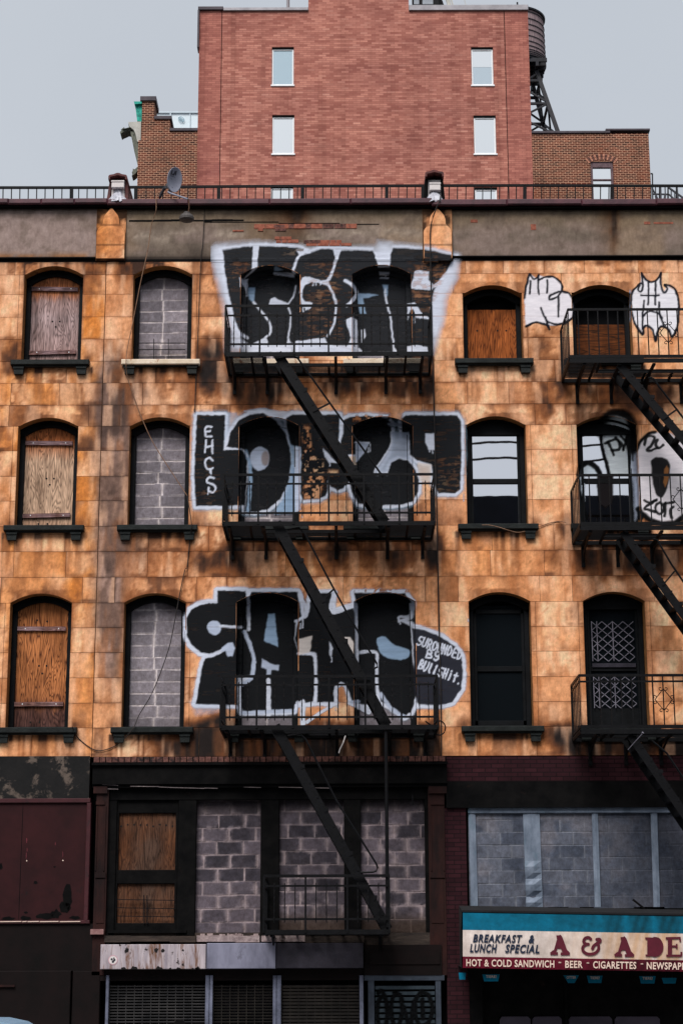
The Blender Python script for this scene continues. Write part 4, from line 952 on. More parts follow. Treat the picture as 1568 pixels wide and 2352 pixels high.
m = np.zeros(c.X.shape); p = c.T([(850,620),(868,606),(885,616),(905,690),(850,690)]); sl = c.win(p, 4); D, ins = c.dist(p, sl, True); m[sl] = np.clip(.5-np.where(ins, -D, D)/3, 0, 1); c.erase(m*.95)
tagtext(c, 'SUROUNDED', (1262,390), (1496,470), 46, 8, WHT); tagtext(c, 'BY', (1308,456), (1388,480), 42, 9, WHT); tagtext(c, 'BULLSHIT.', (1268,514), (1496,600), 48, 9, WHT)
for q in ((1320,645,9), (1280,600,5)): pass
drips(c, [(655,285,20),(668,262,40),(690,225,14),(815,235,18),(818,465,16),(840,700,34),(850,700,20),(660,800,24),(1530,260,8),(1175,268,12),(350,742,14),(490,760,14),(1060,705,20)], WHT, 6)
n = fbm(c.X/28, c.Y/4, 28, 4); c.erase((c.rgb.mean(-1) < .1)*sst(.6, .74, n)*.12); joints(c, .3)
wear(c, [(935,90),(1230,90),(1230,120),(935,118)], .5, .9, 15, False)
c.build('graffiti', HM, [o for o in ops if o['row'] == 3], front=-.0035)
# --- two pale throw-ups beside the top right opening
c = Canvas(1196, 620, 1324, 764, 1.8, (1022,516.7,.3482), 5)
c.fill([(552,322),(600,352),(620,335),(720,345),(765,400),(760,440),(820,455),(846,520),(846,590),(812,632),(740,655),(690,665),(640,648),(590,636),(528,662),(520,470),(535,400)], S(228,222,227), .97, 1.8)
for p in ([(522,482),(535,400),(555,322)], [(558,326),(578,355),(605,350),(615,328)], [(615,333),(610,420),(618,458)], [(560,370),(556,455)], [(615,365),(650,345),(700,342),(745,365),(768,400),(762,440),(730,480),(690,490),(690,470),(730,445),(780,440),(820,460),(845,510),(848,570),(835,610),(790,645),(740,655),(690,645),(660,620),(630,548)], [(660,610),(685,688)], [(682,665),(640,648),(590,640),(530,668)], [(672,362),(672,450)], [(747,475),(743,605)]): c.stroke(p, 14, S(14,17,28), .98, .8)
joints(c, .2); c.build('graffiti', HR, [OP[6,1]])
c = Canvas(1444, 618, 1580, 790, 1.8, (1022,516.7,.3482), 6)
W5 = [(1290,320),(1310,355),(1350,375),(1390,370),(1420,320),(1424,400),(1440,440),(1462,405),(1510,430),(1535,500),(1532,650),(1497,730),(1460,670),(1415,665),(1385,735),(1345,670),(1300,668),(1296,706),(1240,640),(1222,540),(1232,450),(1262,402),(1290,388)]
c.fill(W5, S(228,225,230), .97, 1.8); c.fill([(1200,440),(1222,430),(1222,640),(1210,640)], BLU, .5, 2)
for p in ([(1225,560),(1228,460),(1260,408),(1290,385)], [(1293,318),(1302,400),(1288,440),(1270,425),(1282,398)], [(1293,318),(1330,368),(1385,370),(1420,315)], [(1420,315),(1420,400),(1440,447),(1465,422),(1445,396),(1500,410),(1530,470),(1538,560),(1530,660),(1495,735),(1470,690),(1425,668),(1400,700),(1383,762),(1370,700),(1332,662),(1304,680),(1298,722),(1250,650),(1225,560)], [(1338,375),(1336,525)], [(1386,375),(1384,525)], [(1290,465),(1408,465)], [(1308,500),(1300,600),(1298,690)], [(1303,600),(1345,570),(1395,580),(1428,612)], [(1408,510),(1412,590),(1442,662)]): c.stroke(p, 14, S(14,17,28), .98, .8)
joints(c, .2); c.build('graffiti', HR, [OP[6,1]])
# --- bubble letters round the middle right opening
c = Canvas(1322, 938, 1700, 1210, 1.9, (1263.1,976.1,.19444), 7)
c.fill([(630,-60),(700,-110),(800,-110),(900,-60),(940,60),(950,300),(965,420),(985,590),(700,590),(655,330),(620,180)], S(220,228,238), .94, 3); c.fill([(900,330),(1010,330),(1040,700),(1050,1000),(1000,1130),(980,700)], PALE, .7, 4)
c.fill([(340,560),(380,490),(440,470),(520,500),(560,600),(405,600),(405,900),(380,860),(350,700)], S(210,222,232), .92, 2)
c.fill([(1030,330),(1060,220),(1130,130),(1240,85),(1420,100),(1600,250),(1800,500),(1800,800),(1650,1000),(1500,1120),(1340,1150),(1200,1120),(1110,1040),(1050,960)], S(232,224,228), .96, 3)
c.stroke([(610,80),(600,180),(622,320),(660,440),(692,590)], 40, BLK, .97, 1.2); c.stroke([(600,90),(640,-60),(720,-130),(820,-140),(920,-90),(970,30),(975,180),(960,300)], 110, BLK, .9, 5); c.stroke([(940,130),(950,260)], 120, BLK, .97, 3); c.stroke([(965,300),(975,420)], 26, BLK, .9, 2)
c.stroke([(330,590),(360,500),(430,450),(500,470),(560,530),(590,600)], 62, BLK, .96, 1.5); c.stroke([(335,590),(345,720),(380,900),(430,1100)], 22, BLK, .95, 1)
c.fill([(550,590),(740,590),(740,850),(715,940),(650,985),(590,940),(560,850)], S(24,20,22), .98, 2)
c.stroke([(1020,300),(1060,200),(1150,110),(1240,80)], 36, BLK, .96, 1.6); c.stroke([(1040,1000),(1110,1070),(1230,1140),(1340,1165),(1470,1150),(1600,1060)], 60, BLK, .97, 2); c.stroke([(1040,990),(1060,1090)], 70, BLK, .97, 2)
c.fill([(1185,440),(1220,395),(1290,375),(1370,400),(1410,470),(1400,640),(1370,780),(1300,862),(1240,800),(1200,640)], BLK, .98, 1.3, smooth=True); c.fill([(1345,520),(1370,480),(1392,520),(1390,640),(1358,735),(1335,680)], S(168,112,66), .85, 1)
for p in ([(1110,235),(1130,150),(1190,130),(1230,150),(1205,220),(1140,295),(1190,300),(1260,270)], [(1260,170),(1240,230),(1280,270),(1330,240)], [(1110,890),(1170,915),(1250,885)], [(1240,895),(1110,980),(1180,1010),(1245,1030)], [(1290,910),(1245,950),(1240,1010),(1290,1050),(1330,1010),(1330,950),(1290,915)], [(1360,920),(1345,1080)], [(1350,930),(1460,910)], [(1450,970),(1410,1010),(1430,1100)]): c.stroke(p, 34, BLK, .97, .9)
for p in ([(680,200),(750,350)], [(650,215),(770,170),(820,240),(800,290),(720,300)], [(770,150),(850,240),(860,290)], [(860,290),(900,150)], [(830,130),(900,220),(930,250)]): c.stroke(p, 34, BLK, .97, .9)
c.build('graffiti', HR, [OP[6,2]], Yr=.275, fr=.085)
# ---------------------------------------------------------------- first floor over the shops: middle house
mb = MB(); X0, X1, Z0, Z1 = pr(216, 1738, 1024, 1752, 0); x = X0; mb.box(X0, X1, -.02, .02, Z0, Z1, 1)
while x < X1-.1:
    w = random.uniform(.09,.11); mb.bbox(x+.006, x+w-.006, -.045-random.random()*.012, -.02, Z0+.006, Z1-.005, .006, 0); x += w
mb.build('brick_course', [M['brickrow'], M['soot']], HM)
mb = MB(); pbox(mb, 213, 1752, 1026, 1800, -.10, .3); pbox(mb, 211, 1750, 1028, 1756, -.15, -.101); pbox(mb, 213, 1800, 1026, 1808, -.06, .3); pbox(mb, 220, 1808, 1022, 1836, .02, .3); mb.build('shop_cornice', M['soot'], HM)
mb = MB()
for a, y, e in ((235,1802,272),(248,1812,272),(300,1806,365),(365,1807.5,405),(405,1809,470),(470,1810,500),(560,1808,600),(640,1808,760)):
    mb.bar(W(a, y, -.075), W(e, y+random.uniform(.5,2.5), -.075), .010, .010)
mb.build('peeling_flashing', M['mortard'], HM)
for a, e in ((217,245),(985,1023)):
    mb = MB(); pbox(mb, a, 1808, e, 2240, -.03, .3); pbox(mb, a-2, 1806, e+2, 1822, -.07, -.031); pbox(mb, a+4, 1840, e-4, 1848, -.05, -.031); pbox(mb, a+3, 1852, a+6, 2000, -.045, -.031); pbox(mb, e-6, 1852, e-3, 2000, -.045, -.031); pbox(mb, a+2, 2004, e-2, 2016, -.05, -.031); pbox(mb, a+5, 2020, e-5, 2120, -.04, -.031)
    mb.build('pilaster', M['pilaster'], HM)
mb = MB(); pbox(mb, 208, 2134, 238, 2146, -.10, -.031); mb.build('pilaster_base', simple('pink_stained_stone', S(120,84,84), S(150,116,112), 6, .9, bs=.4), HM)
for a, e in ((245,266),(408,450),(598,641),(790,829),(976,986)): mb = MB(); pbox(mb, a, 1826, e, 2150, .03, .3, 0, .01); mb.build('shop_mullion', M['soot'], HM)
wn = MB()
for q in ((266,1836,408,1868),(266,1998,408,2030),(266,2120,408,2146)): pbox(wn, *q, .07, .3, 0, .01)
for q in ((266,1836,271,2146),(402,1836,408,2146)): pbox(wn, *q, .065, .3, 0, .006)
pbox(wn, 248, 2136, 428, 2143, .0, .065)
w = wn.build('window', M['soot'], HM)
for q in ((270,1864,404,2002),(269,2026,403,2124)):
    m2 = MB(); pbox(m2, *q, .12, .15)
    X0, X1, Z0, Z1 = pr(*q, .12)
    if q[1] < 1900:
        for k in range(9): cx, cz, r = X0+(X1-X0)*(.06+.11*k), Z0+(Z1-Z0)*(.76+random.uniform(-.02,.03)), .016; m2.face([(cx+r*math.cos(t*math.pi/3), .117, cz+r*math.sin(t*math.pi/3)) for t in range(6)], 1)
    m2.build('board', [M['ply6'], M['hole']], w)
g = MB()
for y in (2066,2085,2104): g.bar(W(270, y, .05), W(402, y+2, .05), .012)
for x in (331,338): g.bar(W(x, 2056, .045), W(x+.5, 2122, .045), .016)
g.build('wire_grille', M['iron'], w)
for a, y0, e, y1 in ((450,1838,598,2150),(641,1832,790,2142),(829,1832,976,2142)):
    X0, X1, Z0, Z1 = pr(a, y0, e, y1, .12); cmu_fine('block_infill', HM, X0-.02, X1+.02, Z0, Z1, .12, (56,53,60), (84,77,84), (140,127,130), bond='run', bl=.43, bh=.213, gap=.010, smear=.045, amt=.95, seed=a, tone=.14, recolor=lambda c, u, v, n: lerp(lerp(c, [40,36,38], sst(.90, 1.0, v+.08*n)*.7), [58,46,38], (sst(.18, .04, v)*.75 if a > 600 else v*0)))  # darker along the top; the two right bays browner at the foot
mb = MB()
X0, X1, Z0, Z1 = pr(232, 2146, 836, 2168, -.02)
for a, e in ((240,300),(300,390),(390,450),(452,540),(540,596),(600,700),(700,836)):
    pbox(mb, a, 2150+random.uniform(-3,3), e, 2164+random.uniform(-3,2), -.06+random.uniform(-.03,.02), .3, 0 if a < 440 or a > 600 else 1)
for k in range(26):
    x = random.uniform(448,598); pbox(mb, x, random.uniform(2143,2149), x+random.uniform(4,14), random.uniform(2150,2153), random.uniform(-.05,.05), .12, 1)
pbox(mb, 836, 2142, 1012, 2170, .0, .3, 0); pbox(mb, 238, 2142, 836, 2150, .05, .3, 0)
mb.build('rotten_ledge', [simple('rotten_wood', S(38,32,30), S(66,56,50), 5, .95, bs=.6, stretch=(.5,1,3), c3=S(140,112,90), s3=6, p3=(.66,.74)), simple('crumbled_mortar', S(120,104,104), S(168,150,148), 12, .95, bs=.8, c3=S(70,58,54), s3=7)], HM)
for q, mt in (((231,2169,473,2226),'rust'),((475,2166,633,2225),'signmetal'),((635,2166,834,2224),'signgrey')):
    m2 = MB(); pbox(m2, *q, -.22, -.03, 0, .008)
    if mt == 'rust':
        X0, X1, Z0, Z1 = pr(*q, -.22)
        for k in range(12):
            x = X0+(X1-X0)*(.15+.8*random.random()); zz = Z0 if k % 3 else Z0+(Z1-Z0)*.75; r = random.uniform(.02,.06)
            m2.face([(x+r*random.uniform(.6,1.2)*math.cos(t*.7), -.223, min(max(zz+r*random.uniform(.5,1.1)*math.sin(t*.7), Z0), Z1)) for t in range(9)], 1)
    m2.build('sign_panel', [M[mt], M['hole']], HM)
mb = MB()
def disc(m, x, z, r, y, mi=0, n=20): m.face([(x+r*math.cos(k*2*math.pi/n), y, z+r*math.sin(k*2*math.pi/n)) for k in range(n)], mi)
p = W(260, 2205, -.226); disc(mb, p.x, p.z, .075, -.2245, 0); disc(mb, p.x, p.z, .062, -.2265, 1)
for dx, dz, r in ((-.02,.012,.018),(.022,.0,.02),(.0,-.025,.02),(.015,.028,.012)): disc(mb, p.x+dx, p.z+dz, r, -.2285, 2, 9)
mb.build('round_sticker', [simple('pink_sticker_rim', S(190,150,160), S(200,160,168), 5, bs=0), M['offwhite'], M['dishd']], HM)
mb = MB(); pbox(mb, 836, 2170, 1014, 2240, -.06, .3); pbox(mb, 848, 2185, 1010, 2215, -.075, -.061, 0); pbox(mb, 216, 2226, 850, 2252, -.02, .3); mb.build('shop_fascia', M['brownp'], HM)
for a, e in ((240,247),(470,479),(480,487),(626,634),(635,645),(826,835)): mb = MB(); pbox(mb, a, 2240, e, 2560, -.05, .0, 0, .006); mb.build('shutter_rail', M['post'], HM)
def shutter(parent, x0, y0, x1, y1, n, mat, Y, th=.5, mesh=False):
    X0, X1, Z0, Z1 = pr(x0, y0, x1, y1, Y); m2 = MB(); h = (Z1-Z0)/n
    for i in range(n):
        z = Z0+i*h; m2.bbox(X0, X1, Y, Y+.02, z+h*(1-th)*.5, z+h*(.5+th*.5), .004)
    if mesh:
        k = int((X1-X0)/.13)
        for i in range(k): m2.box(X0+i*.13, X0+i*.13+.012, Y+.004, Y+.014, Z0, Z1)
    m2.box(X0, X1, Y+.05, Y+.07, Z0, Z1, 1)
    return m2.build('roller_shutter', [M[mat], M['void']], parent)
shutter(HM, 248, 2262, 470, 2580, 46, 'shutter', .02, .45, True); shutter(HM, 488, 2262, 626, 2580, 46, 'slatd', .02, .25, True); shutter(HM, 646, 2262, 826, 2580, 40, 'slatd', .02, .7, True)
shutter(HM, 862, 2262, 1000, 2580, 24, 'shutterb', .0, .62)
mb = MB(); pbox(mb, 846, 2250, 860, 2580, -.04, .05); pbox(mb, 1002, 2250, 1014, 2580, -.04, .05); pbox(mb, 836, 2240, 1020, 2252, -.05, .3); mb.build('shutter_frame', simple('dark_blue_grey_frame', S(36,42,52), S(56,64,76), 4, .6, bs=.2), HM)
c = Canvas(858, 2268, 1004, 2420, 2.0, (516.7+.0,2009.5,.3662), 9)
for p in ([(960,740),(985,730),(1010,800),(1015,900),(980,980),(955,900),(960,800),(985,760)], [(1060,740),(1100,760),(1110,850),(1090,940),(1060,940),(1040,860),(1050,770),(1075,745)], [(1120,830),(1140,900),(1160,960),(1180,800)], [(1230,730),(1280,760),(1300,850),(1270,930),(1220,940),(1190,860),(1200,770),(1240,735)], [(1235,780),(1240,900)]): c.stroke(p, 26, BLK, .93, 1.5)
c.build('graffiti', HM, [])
# left house: peeling black fascia and maroon panels
mb = MB(); pbox(mb, -120, 1737, 206, 1838, -.01, .3); mb.build('shop_fascia', simple('blackened_render', S(12,12,13), S(24,22,22), 3, .85, bs=.6, c3=S(92,80,72), s3=2.2, p3=(.53,.60)), HL)
mb = MB()
for q in ((-120,1834,208,1844),(196,1844,206,2116),(-120,2114,206,2122)): pbox(mb, *q, -.06, .3, 0, .008)
mb.build('panel_frame', simple('maroon_frame_paint', S(50,20,24), S(66,28,33), 4, .55, bs=.2, c3=S(40,24,26), s3=5), HL)
mb = MB(); pbox(mb, -120, 1844, 196, 2114, -.02, .3); pan = mb.build('shop_panel', M['maroonp'], HL)
def scar(x, y, rx, ry, mat, n=13):
    m2 = MB(); m2.face([tuple(W(x+rx*random.uniform(.55,1.1)*math.cos(k*2*math.pi/n), y+ry*random.uniform(.55,1.1)*math.sin(k*2*math.pi/n), -.0225)) for k in range(n)]); m2.build('paint_scar', M[mat], pan)
for q in ((156,2062,11,34,'soot'),(148,2085,16,18,'soot'),(105,2104,26,9,'soot'),(128,2100,14,12,'soot'),(60,2109,18,6,'soot'),(20,2110,22,5,'soot'),(82,2027,6,4,'soot'),(2,1990,5,9,'soot'),(172,2108,14,5,'soot'),(60,2096,5,3,'soot'),(126,1991,3,2,'soot'),
    (62,1930,1.2,9,'maroonr'),(63,1952,1,6,'maroonr'),(61,1965,1.2,9,'maroonr'),(62,1977,1.6,2,'creaml'),(145,1976,1.5,2,'creaml'),(145,1962,.9,8,'maroonr'),(128,1938,1,5,'maroonr')): scar(*q)
mb = MB()
for x in (48,): pbox(mb, x, 1846, x+1.2, 2112, -.0222, -.0201)
mb.build('panel_seam', M['soot'], pan)
mb = MB()
for a, e in ((0,50),(52,62),(64,90),(92,135),(138,185),(-90,-4)): mb.bar(W(a, 2117, -.066), W(e, 2116.5, -.066), .012, .012)
mb.build('worn_edge', M['creaml'], HL)
mb = MB(); pbox(mb, -120, 2122, 220, 2230, -.02, .3); pbox(mb, -120, 2230, 158, 2600, -.05, .3, 0, .01); pbox(mb, 162, 2230, 226, 2600, -.03, .3, 0, .01); mb.build('shop_door', M['brownp'], HL)
mb = MB(); pbox(mb, -20, 2262, 34, 2267, -.09, -.051); mb.build('door_handle', M['pilaster'], HL)
# right house: maroon brick, black beam, block wall with metal straps
mb = MB(); pbox(mb, 1024, 1737, 1800, 1794, -.01, .3); pbox(mb, 1026, 1856, 1076, 2600, -.01, .3); mb.build('brick_facing', M['marbrick'], HR)
mb = MB(); pbox(mb, 1024, 1794, 1800, 1854, -.06, .3); pbox(mb, 1072, 2086, 1800, 2250, -.03, .3); mb.build('shop_beam', M['soot'], HR)
X0, X1, Z0, Z1 = pr(1076, 1864, 1780, 2088, .06); cmu_fine('block_infill', HR, X0, X1, Z0, Z1, .06, (70,76,90), (88,92,104), (112,116,126), bond='run', bl=.39, bh=.203, gap=.006, smear=.03, amt=.35, seed=5, step=.016, tone=.08, recolor=lambda c, u, v, n: lerp(lerp(c, [122,116,120], sst(.54, .70, n)*.4), [44,48,58], sst(.30, .62, u)*.65*sst(.3, .55, n+.12)))  # pale blotches, and darker towards the right
mb = MB(); pbox(mb, 1074, 1852, 1790, 1867, -.0, .2, 0, .01); mb.build('metal_strap', M['strap'], HR)
def strap(x0, x1, dx, bent=False):
    n = 16; pts = []; mb = MB()
    for i in range(n+1):
        y = 1867+(2087-1867)*i/n; e = 0
        if bent and .55 < i/n < .98: e = .02*math.sin(i*2.1)+.015*math.sin(i*4.3)
        d = dx*i/n; pts.append((W(x0+d-e*40, y, .03), W(x1+d, y, .03), e))
    for (a, b, e0), (q, r, e1) in zip(pts, pts[1:]):
        k = len(mb.v); mb.v += [(a.x,.03-e0,a.z),((a.x+b.x)/2,.02-e0*2,a.z),(b.x,.03,b.z),(r.x,.03,r.z),((q.x+r.x)/2,.02-e1*2,q.z),(q.x,.03-e1,q.z),(a.x,.059,a.z),(b.x,.059,b.z),(r.x,.059,r.z),(q.x,.059,q.z)]
        for f in ((0,5,4,1),(1,4,3,2),(0,6,9,5),(2,3,8,7)): mb.f.append(tuple(k+i for i in f)[::-1]); mb.m.append(0)
    mb.build('metal_strap', M['strap'], HR)
strap(1075,1091,6); strap(1200,1238,8,True); strap(1358,1372,7); strap(1493,1508,7); strap(1640,1655,8)
mb = MB(); pbox(mb, 1076, 2086, 1790, 2094, -.02, .2)
for k in range(14): x = random.uniform(1090,1560); pbox(mb, x, 2083, x+random.uniform(10,50), 2090+random.uniform(0,4), -.03, .03, random.randint(0,1))
mb.bar(W(1452,2066,-.05), W(1482,2090,-.05), .03); mb.build('rotten_ledge', [M['soot'], M['cmub']], HR)
mb = MB(); pbox(mb, 1072, 2250, 1800, 2600, .12, .3); pbox(mb, 1072, 2246, 1110, 2600, .0, .12); pbox(mb, 1300, 2246, 1306, 2600, .05, .12); mb.build('shop_front', M['soot'], HR)
hz = simple('hazy_shop_glass', S(56,52,62), S(74,68,80), 2, .3, 0, .3, 0)
for a, e in ((1147,1222),(1222,1294),(1306,1410),(1412,1520)):
    mb = MB(); X0, X1, Z0, Z1 = pr(a+2, 2335, e-2, 2520, .08); mb.prism([(X0,Z0),(X1,Z0),(X1,Z1-.04),(X1-.04,Z1),(X0+.04,Z1),(X0,Z1-.04)], .09, .119)
    mb.build('shop_window', hz, HR)
# ---------------------------------------------------------------- deli awning
AW = empty('shop_awning', W(1300, 2230, 0), 'teal, cream and wine deli awning lettered with sandwiches and beer', 'awning')
M['fabric'] = attr_mat('banded_awning_fabric', .8, .1, 3, .1)  # fabric colour darkens and tans towards the right between pale upright bands
YA = -1.05; sl = 8.6/510
def aw(x, y, Y=YA): return W(x, y+(x-1062)*sl, Y)
XE = 1820
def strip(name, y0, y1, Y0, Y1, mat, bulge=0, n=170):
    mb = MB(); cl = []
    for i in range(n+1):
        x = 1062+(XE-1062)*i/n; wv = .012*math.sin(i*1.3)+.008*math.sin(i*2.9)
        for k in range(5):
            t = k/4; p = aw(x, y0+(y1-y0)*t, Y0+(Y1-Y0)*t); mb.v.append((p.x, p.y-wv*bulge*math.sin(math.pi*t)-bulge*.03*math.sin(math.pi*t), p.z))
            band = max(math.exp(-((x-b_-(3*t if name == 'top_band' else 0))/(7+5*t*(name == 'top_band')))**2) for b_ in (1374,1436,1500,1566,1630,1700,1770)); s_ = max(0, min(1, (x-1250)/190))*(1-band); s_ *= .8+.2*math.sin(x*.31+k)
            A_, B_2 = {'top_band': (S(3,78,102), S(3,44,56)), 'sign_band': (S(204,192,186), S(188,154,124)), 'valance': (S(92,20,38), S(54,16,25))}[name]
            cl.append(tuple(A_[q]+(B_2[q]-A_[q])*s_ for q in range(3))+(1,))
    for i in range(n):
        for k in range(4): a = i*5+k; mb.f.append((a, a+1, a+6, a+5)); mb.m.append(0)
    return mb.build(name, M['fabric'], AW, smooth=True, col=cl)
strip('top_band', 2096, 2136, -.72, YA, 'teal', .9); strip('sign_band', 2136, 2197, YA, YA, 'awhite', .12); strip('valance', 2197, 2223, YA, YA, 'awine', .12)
mb = MB(); 
a, b, d, e = aw(1060,2094,-.72), aw(XE,2094,-.72), aw(XE,2094,-.72), None
mb.quad((a.x,-.72,a.z),(b.x,-.72,b.z),(b.x,-.0,b.z+.12),(a.x,-.0,a.z+.12)); mb.bar((a.x,-.72,a.z+.01),(b.x,-.72,b.z+.01),.03)
p, q = aw(1060,2096,-.72), aw(1060,2224,YA)
mb.face([(p.x,-.72,p.z),(p.x,-.0,p.z+.12),(p.x,-.0,q.z),(q.x,YA+.02,q.z),(q.x,YA+.02,aw(1060,2136,YA).z)])
r = aw(XE,2224,YA); mb.quad((q.x,YA+.03,q.z+.02),(r.x,YA+.03,r.z+.02),(r.x,-.0,r.z+.05),(q.x,-.0,q.z+.05))
mb.build('lining', M['awdark'], AW)
# lettering
def fontmesh(txt, shear=0, off=.0, space=1):
    cu = bpy.data.curves.new('t', 'FONT'); cu.body = txt; cu.shear = shear; cu.offset = off; cu.space_character = space; cu.fill_mode = 'FRONT'; cu.resolution_u = 3
    o = bpy.data.objects.new('t', cu); COL.objects.link(o); dg = bpy.context.evaluated_depsgraph_get(); dg.update()
    me = o.evaluated_get(dg).to_mesh(); v = [tuple(x.co) for x in me.vertices]; f = [tuple(p.vertices) for p in me.polygons]
    o.evaluated_get(dg).to_mesh_clear(); bpy.data.objects.remove(o); bpy.data.curves.remove(cu); return v, f
def text_on(txt, x0, x1, yt, yb, mat, parent=None, place=None, Y=YA-.016, **k):
    v, f = fontmesh(txt, **k); xs = [q[0] for q in v]; ys = [q[1] for q in v]; a, b, c_, d = min(xs), max(xs), 0 if min(ys) > -.1 else min(ys), max(ys)
    mb = MB(); place = place or (lambda x, y: aw(x, y, Y))
    mb.v = [tuple(place(x0+(x1-x0)*(q[0]-a)/(b-a), yb+(yt-yb)*(q[1]-c_)/(d-c_))) for q in v]; mb.f = f; mb.m = [0]*len(f)
    return mb.build('lettering', M[mat], parent or AW)
for s_, a, b, y0, y1 in (('BREAKFAST',1085,1199,2145,2163),('&',1213,1227,2145,2163),('LUNCH',1078,1141,2167,2186),('SPECIAL',1159,1238,2167,2186)): text_on(s_, a, b, y0, y1, 'navy', shear=.25, off=.04, space=1.16)
for s, a, b in (('HOT & COLD SANDWICH',1070,1272),('*',1281,1288),('BEER',1297,1337),('*',1346,1352),('CIGARETTES',1361,1460),('*',1470,1476),('NEWSPAPERS',1484,1592)):
    if s == '*': text_on(s, a, b, 2205, 2211, 'creaml', off=.01)
    else: text_on(s, a, b, 2202.5, 2218.5, 'creaml', off=.02, space=1.1)
def union(strokes):
    vs, es, fs = [], [], []
    for pts, w in strokes:
        for (a, b), (c_, d) in zip(pts, pts[1:]):
            L = math.hypot(c_-a, d-b); nx, ny = -(d-b)/L*w/2, (c_-a)/L*w/2; n = len(vs)
            vs += [Vector((a+nx,b+ny)), Vector((a-nx,b-ny)), Vector((c_-nx,d-ny)), Vector((c_+nx,d+ny))]; fs.append([n,n+1,n+2,n+3])
        for a, b in pts[1:-1] if len(pts) > 2 else []:
            n = len(vs); vs += [Vector((a+w/2*math.cos(k*.7854), b+w/2*math.sin(k*.7854))) for k in range(8)]; fs.append(list(range(n, n+8)))
    r = delaunay_2d_cdt(vs, es, fs, 1, 1e-4)
    return [tuple(v) for v in r[0]], [tuple(f) for f in r[2]]
K = .19444; cv = lambda pts: np.array(pts, float)
LA = [([(46,515),(100,330)],34), ([(92,312),(112,330),(178,512)],62), ([(70,312),(112,312)],24), ([(55,442),(150,442)],30), ([(-2,515),(88,515)],32), ([(120,518),(228,518)],32), ([(0,515),(40,480)],20), ([(190,480),(226,518)],24)]
AMP = [(Canvas.curve(cv([(480,350),(450,325),(410,335),(392,372),(415,400),(455,405)]), False, 4).tolist(), 36), (Canvas.curve(cv([(425,405),(385,435),(385,480),(425,515),(480,522),(535,505),(568,462),(566,410)]), False, 4).tolist(), 36), (Canvas.curve(cv([(495,465),(510,425),(550,395),(588,370),(575,345),(540,350)]), False, 4).tolist(), 36)]
LD = [([(1168,330),(1168,540)],52), ([(1118,335),(1235,338)],24), ([(1122,538),(1235,536)],24), (Canvas.curve(cv([(1215,340),(1270,350),(1302,395),(1310,440),(1300,490),(1265,525),(1215,535)]), False, 4).tolist(), 46)]
LE = [([(1410,330),(1410,545)],50), ([(1360,334),(1535,330)],26), ([(1528,325),(1532,378)],20), ([(1420,430),(1490,430)],24), ([(1490,400),(1490,458)],20), ([(1366,540),(1545,540)],26), ([(1545,495),(1545,548)],22)]
mv = lambda st, dx, dy=0: [([(x+dx, y+dy) for x, y in p], w) for p, w in st]
for st in (LA, AMP, mv(LA, 757, 20), LD, LE):
    vs, fs = union(st); mb = MB(); mb.v = [tuple(W(1263.1+K*x, 2090+K*y, YA-.016)) for x, y in vs]; mb.f = fs; mb.m = [0]*len(fs); mb.build('lettering', M['winel'], AW)
# little teal placards hanging inside the awning
for k, (x, y0, y1, w, txt, lb) in enumerate(((1061,2234,2250,17,'','tiny teal placard at the outer left end of the awning'),(1127,2238,2254,40,'TIERE!','teal lottery placard under the words LUNCH SPECIAL'),(1311,2240,2258,36,'OTTER','pointed teal placard below the word BEER'),(1365,2241,2258,36,'TIERE!','square teal placard below the start of CIGARETTES'),(1486,2242,2259,38,'TIERE!','dim teal placard below the word NEWSPAPER'),(1536,2246,2259,34,'','darkest teal placard, nearest the right edge of the photo'))):
    Y = -.75 if k != 1 else -.85
    X0, X1, Z0, Z1 = pr(x-w/2, y0, x+w/2, y1, Y); m2 = MB(); d = (X1-X0)*(.3 if k == 2 else .1)
    m2.prism([(X0+d,Z0),(X1-d,Z0),(X1,Z1),(X0,Z1)], Y, Y+.01); m2.bar(((X0+X1)/2-.05,Y+.005,Z1),((X0+X1)/2-.05,Y+.005,Z1+.12),.008,mi=1); m2.bar(((X0+X1)/2+.05,Y+.005,Z1),((X0+X1)/2+.05,Y+.005,Z1+.12),.008,mi=1)
    o = m2.build('hanging_placard', [M['teal'], M['iron']]); tag(o, lb, 'placard', 'placards hung under the awning')
    if txt: text_on(txt, x-w*.3, x+w*.3, y0+2, y0+8, 'creaml', o, lambda a, b, Y=Y: W(a, b, Y-.004))
# ---------------------------------------------------------------- fire escapes
DE = 1.08
def curl(mb, c, r, a0, turns, y, sgn=1, rad=.007):
    pts = []
    for k in range(15):
        t = k/14; a = a0+sgn*turns*2*math.pi*t; q = r*(1-.72*t); pts.append((c[0]+q*math.cos(a), y, c[1]+q*math.sin(a)))
    mb.tube(pts, rad, 5)
def scroll(mb, cx, cz, y, s):
    V = [(0,1),(1,0),(0,-1),(-1,0)]
    P = [(cx+.62*s*x, cz+s*.78*z) for x, z in V]
    for i in range(4): mb.tube([(P[i][0], y, P[i][1]), (P[(i+1)%4][0], y, P[(i+1)%4][1])], .007, 5)
    for i, (x, z) in enumerate(V):
        for sg in (-1, 1):
            if x == 0: c = (P[i][0]+sg*.19*s, P[i][1]+z*.02*s); curl(mb, c, .17*s, math.pi/2-z*math.pi/2+ (0 if sg < 0 else math.pi) if False else (math.pi if sg > 0 else 0), .95, y, sg*z)
            else: c = (P[i][0]+x*.02*s, P[i][1]+sg*.19*s); curl(mb, c, .17*s, (-math.pi/2 if sg > 0 else math.pi/2), .95, y, -sg*x)
